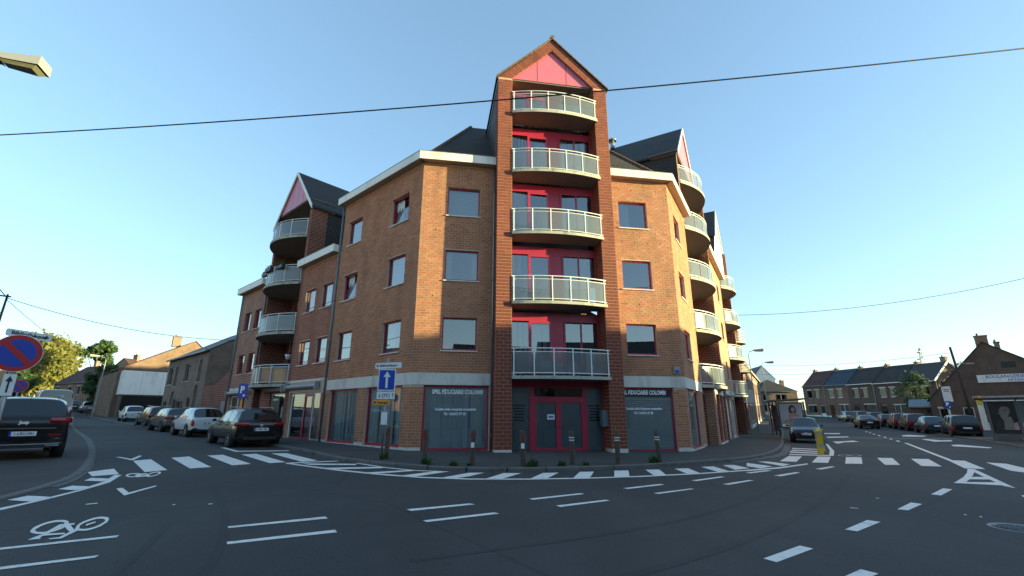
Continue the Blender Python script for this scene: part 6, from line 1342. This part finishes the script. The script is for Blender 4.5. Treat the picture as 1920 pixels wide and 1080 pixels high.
# no-parking sign at the left edge
e, f = thing('sign_post', (-8.35, 7.70), 42, 'leaning-looking post with large round no-parking sign and library sign', 'sign post', dz=RAISEL)
MB().cyl((0, 0, -.2), (0, 0, 2.62), .034, n=10).build('pole', 'steel', e, f)
def disc(e, f, r, zc, y=-.06):
    q = MB(); q.cyl((0, y, zc), (0, y-.012, zc), r, n=40); o = q.build('sign_plate', 'sign_white', e, f)
    MB().cyl((0, y-.0125, zc), (0, y-.016, zc), r*.97, n=40).build('red_ring', 'sign_red', o, f); 
    MB().cyl((0, y-.0165, zc), (0, y-.019, zc), r*.74, n=40).build('blue_field', 'sign_blue', o, f)
    a = r*.74; t = r*.10; q = MB(); q.prism([(-a*.70-t,y-.0195,zc+a*.70-t),(-a*.70+t,y-.0195,zc+a*.70+t),(a*.70+t,y-.0195,zc-a*.70+t),(a*.70-t,y-.0195,zc-a*.70-t)], (0, -.002, 0)); q.build('red_bar', 'sign_red', o, f)
disc(e, f, .31, 2.245)
arrow_sign(e, f, -.20, .36, 2.50, 2.62, -.06, 'sign_white', 'Bibliothèque', 1, sz=.085, tilt=-.10)
q = MB(); q.box(-.075, .075, -.06, -.045, 1.55, 1.90); s = q.build('sub_panel', 'sign_white', e, f); MB().box(-.012, .012, -.064, -.0605, 1.60, 1.80).build('arrow', 'lettering_black', s, f); MB().prism([(-.045,-.064,1.78),(.045,-.064,1.78),(0,-.064,1.87)], (0, .002, 0)).build('arrow', 'lettering_black', s, f)
e, f = thing('sign_post', (-21.6, 20.4), 42, 'smaller round no-parking sign further up the left pavement', 'sign post', dz=RAISEL)
MB().cyl((0, 0, -.2), (0, 0, 2.55), .03, n=8).build('pole', 'steel', e, f); disc(e, f, .28, 2.25)
# parking signs
def psign(loc, az, lab, dz=RAISE, h=2.0, orange=True):
    e, f = thing('parking_sign', loc, az, lab, 'sign', dz=dz); MB().cyl((0, 0, -.2), (0, 0, h+.45), .03, n=8).build('pole', 'steel', e, f)
    q = MB(); q.box(-.24, .24, -.05, -.035, h-.15, h+.5); o = q.build('sign_face', 'sign_blue', e, f); text('lettering', 'P', .42, 'lettering', o, f, -.03, -.052, h+.22, bold=.02)
    MB().box(.04, .14, -.054, -.051, h-.08, h+.02).build('pictogram', 'lettering', o, f)
    MB().box(-.06, .06, -.045, -.032, h-.75, h-.25).build('sub_panel', 'sign_orange' if orange else 'sign_white', e, f)
psign((-12.6, 21.9), 100, 'blue parking sign on the pavement left of the shops'); psign((40.6, 43.7), 130, 'blue parking sign in front of the bakery wall', orange=False, h=2.2)
# yellow posts at the hatched corner
for (x, y), lab, h in (((12.72, 19.85), 'yellow plastic marker post with grey patches, nearer of the pair', .95), ((14.0, 21.7), 'yellow plastic marker post with grey patches, further of the pair', .95)):
    e, f = thing('marker_post', (x, y), 120, lab, 'post', 'yellow marker posts'); m = MB(); m.lathe([(.12, -.02), (.12, .05), (.10, .10), (.098, .5), (.11, .55), (.11, .86), (.135, .88), (.125, h), (0, h)], 14); m.build('body', 'yellow_plastic', e, f)
    for a, z in ((-.6, .62), (.5, .25), (.3, .75), (-.3, .35)):
        q = MB(); c, s_ = math.sin(a), -math.cos(a); q.prism([(.113*c-.05*-s_, .113*s_-.05*c, z), (.113*c+.05*-s_, .113*s_+.05*c, z), (.113*c+.05*-s_, .113*s_+.05*c, z+.12), (.113*c-.05*-s_, .113*s_-.05*c, z+.12)], (c*.004, s_*.004, 0)); q.build('grey_patch', 'lamp_grey', e, f)
# street lamps
def lamp(loc, az, h, lab, arm=1.3, grp=None, dz=0.0, mat='lamp_grey', head=1.0, big=False):
    e, f = thing('street_lamp', loc, az, lab, 'street lamp', grp, dz); m = MB(); m.cyl((0, 0, -.3), (0, 0, h*.25), .08, .07, 10); m.tube([(0, 0, h*.25), (0, 0, h-.35), (arm*.15, 0, h-.05), (arm*.7, 0, h+.06)], [.06, .04, .032, .03], 8); m.build('pole', mat, e, f)
    x0, x1, w = arm*.62, arm*.62+.78*head, .20*head; z = h+.06
    q = MB(); q.mesh([(x0,-w*.6,z-.05),(x0,w*.6,z-.05),(x1,w,z-.09),(x1,-w,z-.09),(x0,-w*.5,z+.07),(x0,w*.5,z+.07),(x1,w*.9,z+.12),(x1,-w*.9,z+.12)], [(4,5,6,7),(0,4,7,3),(1,2,6,5),(2,3,7,6),(0,1,5,4)]); q.build('lamp_head', mat, e, f)
    q = MB(); q.mesh([(x0+.12,-w*.6,z-.065),(x0+.12,w*.6,z-.065),(x1-.04,w*.85,z-.10),(x1-.04,-w*.85,z-.10),(x0+.2,-w*.4,z-.12),(x0+.2,w*.4,z-.12),(x1-.12,w*.6,z-.16),(x1-.12,-w*.6,z-.16)], [(4,7,6,5),(0,1,5,4),(1,2,6,5),(2,3,7,6),(3,0,4,7)]); q.build('lens', 'lamp_lens', e, f)
    q = MB(); q.box(x0+.10, x1-.02, -w*.7, w*.7, z-.064, z-.055); q.build('reflector', 'black', e, f)
plain('lamp_lens', (.22, .20, .12), .15, var=.1, spec=.8)
lamp((-10.72, 7.10), 70, 7.78, 'grey street lamp whose head hangs into the top left corner', 1.1, dz=RAISEL+.07, head=1.0)
lamp(offR(31, 1.0), 120, 7.6, 'tall street lamp on the right pavement, nearer of the two', .7, 'street lamps along the right street', head=1.2)
lamp(offR(46, 1.6), 120, 7.6, 'tall street lamp on the right pavement, further of the two', .7, 'street lamps along the right street', head=1.2)
lamp(offL(57, 2.0), 222, 6.8, 'grey street lamp leaning over the far left street', 1.0, head=1.1)
# utility poles and cables
e, f = thing('utility_pole', (40.6, 41.6), 128, 'dark wooden utility pole in front of the bakery gable', 'utility pole'); MB().cyl((0, 0, -.3), (-.35, 0, 7.6), .13, .09, 10).build('pole', 'pole_wood', e, f); MB().box(-.30, .75, -.03, .03, 6.05, 6.10).build('lamp_arm', 'steel', e, f); MB().box(.45, .95, -.1, .1, 5.98, 6.08).build('lamp_head', 'lamp_grey', e, f)
e, f = thing('lamp_post', (39.6, 43.0), 128, 'slim black lamp post left of the utility pole', 'lamp post'); MB().cyl((0, 0, -.3), (-.1, 0, 4.6), .06, .045, 8).build('pole', 'black', e, f); m = MB(); m.box(-.42, .2, -.04, .04, 4.55, 4.62); m.box(-.5, -.36, -.08, .08, 4.3, 4.6); m.box(.12, .26, -.08, .08, 4.3, 4.6); m.build('lanterns', 'black', e, f)
e, f = thing('utility_pole', (-26.7, 23.2), 42, 'thin dark utility pole with crossarm at the left edge', 'utility pole'); MB().cyl((0, 0, -.3), (.1, 0, 7.1), .07, .045, 8).build('pole', 'pole_wood', e, f); m = MB(); m.box(-1.6, .25, -.03, .03, 6.95, 7.02); m.cyl((-1.2, 0, 6.98), (.05, 0, 6.1), .018, n=5); m.build('crossarm', 'pole_wood', e, f)
def cable(P, r, lab, sag=0.0, n=40, ext=0.0):
    m = MB(); A, Bc = Vector(P[0]), Vector(P[-1]); pts = []
    if len(P) == 3:
        C_ = Vector(P[1]); t1 = (C_.x-A.x)/(Bc.x-A.x); ctrl = (C_-A*(1-t1)**2-Bc*t1*t1)/(2*t1*(1-t1))
        pts = [A*(1-t)**2+ctrl*2*t*(1-t)+Bc*t*t for t in [-ext+(1+2*ext)*i/n for i in range(n+1)]]
    else: pts = [A.lerp(Bc, i/n)-Vector((0, 0, sag*4*(i/n)*(1-i/n))) for i in range(n+1)]
    m.tube(pts, r, 6); o = m.build('overhead_cable', 'wire'); tag(o, lab, 'cable', 'overhead cables')
cable([(-15.55, 11.38, 9.01), (-.40, 9.39, 8.71), (13.14, 9.02, 10.03)], .0175, 'thick black cable crossing in front of the tower', ext=.5)
cable([(-26.6, 23.2, 7.25), (fL.w(-21, 4, 8.2).x, fL.w(-21, 4, 8.2).y, 6.9)], .016, 'thin cable from the left utility pole to the block', .9)
cable([(-26.6, 23.2, 7.2), (-60, 66, 8.6)], .014, 'thin cable running up the left street', .5)
cable([(-17, 9, 11.6), (-21, 15, 9.2), (-26.6, 23.2, 7.3)], .022, 'dark cable curving down to the left utility pole')
cable([(fR.w(33, -.4, 11.5).x, fR.w(33, -.4, 11.5).y, 11.6), (46, 38, 13.2)], .022, 'thin cable from the barred-balcony house across the right street', .8)
cable([(40.2, 41.9, 6.9), (35, 70, 8.8)], .018, 'upper cable from the bakery pole to the terrace', .6); cable([(40.2, 41.9, 6.2), (36, 72, 7.6)], .018, 'lower cable from the bakery pole to the terrace', .6)
# ------------------------------------------------------------------ bus shelters with poster panels
plain('poster_bg', (.30, .33, .36), .3, var=.12, scale=.8); plain('poster_dark', (.012, .016, .018), .25, var=.2, scale=2); plain('skin', (.30, .20, .16), .5, var=.1); plain('skin_grey', (.16, .16, .15), .5, var=.15); plain('hair', (.022, .015, .012), .6, var=.1); plain('cloth_pink', (.38, .26, .28), .6, var=.2, scale=6); plain('shelter_blue', (.012, .035, .075), .4, var=.05); plain('lamp_head_grey', (.20, .20, .20), .45, var=.06); plain('shelter_grey', (.10, .105, .11), .4, .3, var=.05)
def blob(P, y): return [(x, y, z) for x, z in P]
def ellp(cx, cz, a, b, n=18, rot=0): return [(cx+a*math.cos(t)*math.cos(rot)-b*math.sin(t)*math.sin(rot), cz+a*math.cos(t)*math.sin(rot)+b*math.sin(t)*math.cos(rot)) for t in [6.283*i/n for i in range(n)]]
def flat(parent, f, P, y, mat, nm='print'): MB().prism(blob(P, y), (0, .0008, 0)).build(nm, mat, parent, f)
# left shelter: glass pavilion seen end-on, advertising panel towards the camera
e, f = thing('bus_shelter', (19.6, 34.6), 112, 'blue-framed bus shelter with advertising panel behind the small black car', 'bus shelter', dz=RAISE)
for x in (-.10, 1.62): MB().box(x-.05, x+.05, -.06, .06, -.1, 2.45).build('post', 'shelter_blue', e, f)
q = MB(); q.box(-.02, 1.54, -.05, .05, .55, 2.40); pn = q.build('poster_case', 'black', e, f); MB().box(.05, 1.47, -.06, -.052, .66, 2.32).build('poster', 'poster_bg', pn, f)
flat(pn, f, ellp(.86, 1.85, .24, .36), -.0645, 'hair'); flat(pn, f, [(.55,1.2),(.62,1.55),(.80,1.66),(1.0,1.66),(1.22,1.5),(1.25,1.15)], -.0660, 'skin'); flat(pn, f, ellp(.90, 1.88, .13, .18), -.0675, 'skin'); flat(pn, f, [(.62,.95),(.70,1.40),(1.14,1.40),(1.25,.9),(1.0,.8)], -.0690, 'cloth_pink'); flat(pn, f, [(.10,1.02),(.35,1.20),(.72,1.16),(.74,1.02),(.30,.92)], -.0705, 'skin'); flat(pn, f, [(.10,.70),(.10,.86),(1.4,.86),(1.4,.70)], -.0720, 'sign_white')
q = MB(); q.mesh([(-.45,-.35,2.48),(1.95,-.35,2.62),(1.95,4.2,2.62),(-.45,4.2,2.48),(-.45,-.35,2.58),(1.95,-.35,2.70),(1.95,4.2,2.70),(-.45,4.2,2.58)], [(0,3,2,1),(4,5,6,7),(0,1,5,4),(1,2,6,5),(2,3,7,6),(3,0,4,7)]); q.build('roof', 'shelter_grey', e, f)
for y in (2.0, 4.0): MB().box(-.14, -.06, y-.04, y+.04, -.1, 2.5).build('post', 'shelter_blue', e, f)
for y in (.1, 2.05): MB().add([(-.1,y,.25),(-.1,y+1.85,.25),(-.1,y+1.85,2.2),(-.1,y,2.2)]).build('glass_wall', 'glass_clear', e, f)
MB().box(.1, .45, .6, 3.6, .45, .5).build('bench', 'shelter_grey', e, f)
# right shelter
e, f = thing('bus_shelter', (30.9, 30.6), 134, 'bus shelter with dark portrait poster at the right edge', 'bus shelter', dz=RAISE-.02)
for x in (0, 1.32): MB().box(x-.06, x+.06, -.08, .08, -.1, 2.38).build('post', 'shelter_grey', e, f)
q = MB(); q.box(.06, 1.26, -.06, .06, .42, 2.32); pn = q.build('poster_case', 'black', e, f); MB().box(.08, 1.24, -.068, -.062, .62, 2.28).build('poster', 'poster_dark', pn, f)
flat(pn, f, ellp(.72, 1.80, .27, .36, rot=-.15), -.0700, 'skin_grey'); flat(pn, f, [(.50,1.5),(.62,1.20),(.55,.66),(1.05,.66),(1.02,1.2),(.98,1.45)], -.0715, 'skin_grey'); flat(pn, f, [(.38,2.0),(.42,2.2),(.70,2.26),(1.0,2.14),(.98,2.04),(.66,2.10),(.52,1.9),(.46,1.6),(.36,1.5)], -.0730, 'hair'); flat(pn, f, ellp(.80, 1.86, .08, .035), -.0745, 'hair'); flat(pn, f, ellp(.93, 1.62, .05, .025), -.0760, 'paint_darkred'); flat(pn, f, [(.20,.64),(.25,1.2),(.45,1.32),(.56,1.1),(.52,.64)], -.0775, 'hair'); flat(pn, f, [(1.0,.66),(1.02,1.05),(1.2,1.15),(1.22,.66)], -.0790, 'cloth_pink')
MB().box(.10, 1.22, -.05, .05, .0, .41).build('panel_base', 'shelter_grey', e, f)
q = MB(); q.mesh([(-.55,-.9,2.62),(4.6,-.9,2.62),(4.6,1.3,2.52),(-.55,1.3,2.52),(-.55,-.9,2.72),(4.6,-.9,2.72),(4.6,1.3,2.62),(-.55,1.3,2.62)], [(0,3,2,1),(4,5,6,7),(0,1,5,4),(1,2,6,5),(2,3,7,6),(3,0,4,7)]); q.build('roof', 'lamp_grey', e, f)
m = MB(); m.tube([(-.4, -.8, 2.6), (0, 0, 2.35)], .03, 6); m.tube([(1.4, -.8, 2.6), (1.3, 0, 2.35)], .03, 6); m.build('roof_brace', 'shelter_grey', e, f)
for x in (2.9, 4.4): MB().box(x-.05, x+.05, 1.0, 1.1, -.1, 2.55).build('post', 'shelter_grey', e, f)
for a, b in ((1.4, 2.85), (2.95, 4.35)): MB().add([(a,1.05,.2),(b,1.05,.2),(b,1.05,2.4),(a,1.05,2.4)]).build('glass_wall', 'glass_rail', e, f)
MB().box(1.5, 4.2, .55, .95, .42, .47).build('bench', 'shelter_grey', e, f)
for x in (-.3, 1.9): MB().box(x, x+.16, -.93, -.90, 2.60, 2.76).build('stop_marker', 'sign_orange', e, f)
# ------------------------------------------------------------------ things on the balconies
def box_thing(nm, fr, dims, mat, label, cat, grp=None): q = MB(); q.box(*dims); return tag(q.build(nm, mat, None, fr), label, cat, grp)
def foliage(nm, fr, x0, x1, y0, y1, z, h, n, lab, seed):
    rnd = random.Random(seed); c = MB()
    for k in range(n):
        p = Vector((rnd.uniform(x0, x1), rnd.uniform(y0, y1), z+abs(rnd.gauss(0, h*.5)))); a = Vector((rnd.gauss(0, 1), rnd.gauss(0, 1), rnd.gauss(0, .6))).normalized(); b = a.orthogonal().normalized(); s = rnd.uniform(.03, .07)
        c.add([p-a*s, p+b*s*.5, p+a*s, p-b*s*.5])
    return tag(c.build(nm, 'leaf_weed', None, fr), lab, 'plant')
for i, x in enumerate((-14.2, -13.1, -12.0)):
    yy = -.92*(1-((x+13.05)/2.27)**2)+.0
    q = MB(); q.box(x-.4, x+.4, yy-.12, yy+.08, 9.36, 9.56); o = q.build('planter_box', 'black', None, fL); tag(o, 'black planter box hanging on the third-floor left balcony, %s of three' % ('leftmost', 'middle', 'rightmost')[i], 'planter', 'planter boxes on the left balcony'); foliage('balcony_plant', fL, x-.38, x+.38, yy-.1, yy+.06, 9.56, .18, 90, 'green plants in the %s planter box of the left balcony' % ('leftmost', 'middle', 'rightmost')[i], i)
plain('wood_orange', (.42, .20, .04), .5, var=.15, scale=4)
box_thing('cupboard', fL, (-14.2, -13.55, .5, 1.0, 2.93, 3.86), 'wood_orange', 'orange wooden cupboard on the lowest left balcony, left one', 'cupboard', 'cupboards on the lowest left balcony'); box_thing('cupboard', fL, (-13.35, -12.75, .5, 1.0, 2.93, 3.86), 'wood_orange', 'orange wooden cupboard on the lowest left balcony, right one', 'cupboard', 'cupboards on the lowest left balcony')
q = MB(); q.lathe([(0, 4.30), (.12, 4.32), (.18, 4.50), (.19, 4.58), (.16, 4.58), (0, 4.5)], 14, 'z', (-12.0, .35, 0)); q.cyl((-12.0, .35, 4.55), (-12.0, .35, 5.57), .008, n=5); tag(q.build('hanging_pot', 'sign_white', None, fL), 'white hanging flower pot under the first-floor left balcony', 'flower pot')
plain('bag_grey', (.22, .24, .25), .7, var=.3, scale=7)
for i, (x, s) in enumerate(((5.0, .33), (5.55, .28), (6.15, .30), (6.9, .24), (7.2, .2))):
    q = MB(); rnd = random.Random(i); q.lathe([(0, 0), (s*.9, .02), (s, s*.6), (s*.8, s*1.3), (s*.3, s*1.7), (0, s*1.75)], 12, 'z', (0, 0, 0)); q.v = [(x+a*(1+rnd.uniform(-.15, .15)), -.45+b*.6, 2.81+c*(1+rnd.uniform(-.12, .12))) for a, b, c in q.v]
    tag(q.build('refuse_bag', 'bag_grey', None, fT), 'grey bag on the lowest tower balcony, %s from the left' % ('first', 'second', 'third', 'fourth', 'fifth')[i], 'bag', 'bags on the lowest tower balcony')
# small light-coloured lamp on window sill, litter on the road
for i, (x, y, a, w, h) in enumerate(((-6.32, 7.47, 45, .07, .035), (-5.1, 7.5, 70, .02, .02), (-4.61, 7.6, 30, .03, .02), (5.6, 8.13, -20, .06, .02), (7.03, 7.73, 30, .02, .02), (7.13, 7.59, 40, .03, .02), (6.77, 9.15, 0, .03, .02))):
    c, s_ = math.cos(rad(a)), math.sin(rad(a)); P = [(x+u*c-v*s_, y+u*s_+v*c) for u, v in ((-w, -h), (w, -h*.6), (w*.9, h), (-w*.8, h*.7))]
    MB().prism([(p[0], p[1], zg(*p)+.004) for p in P], (0, 0, .004)).build('paint_fleck', 'road_paint', ROAD)
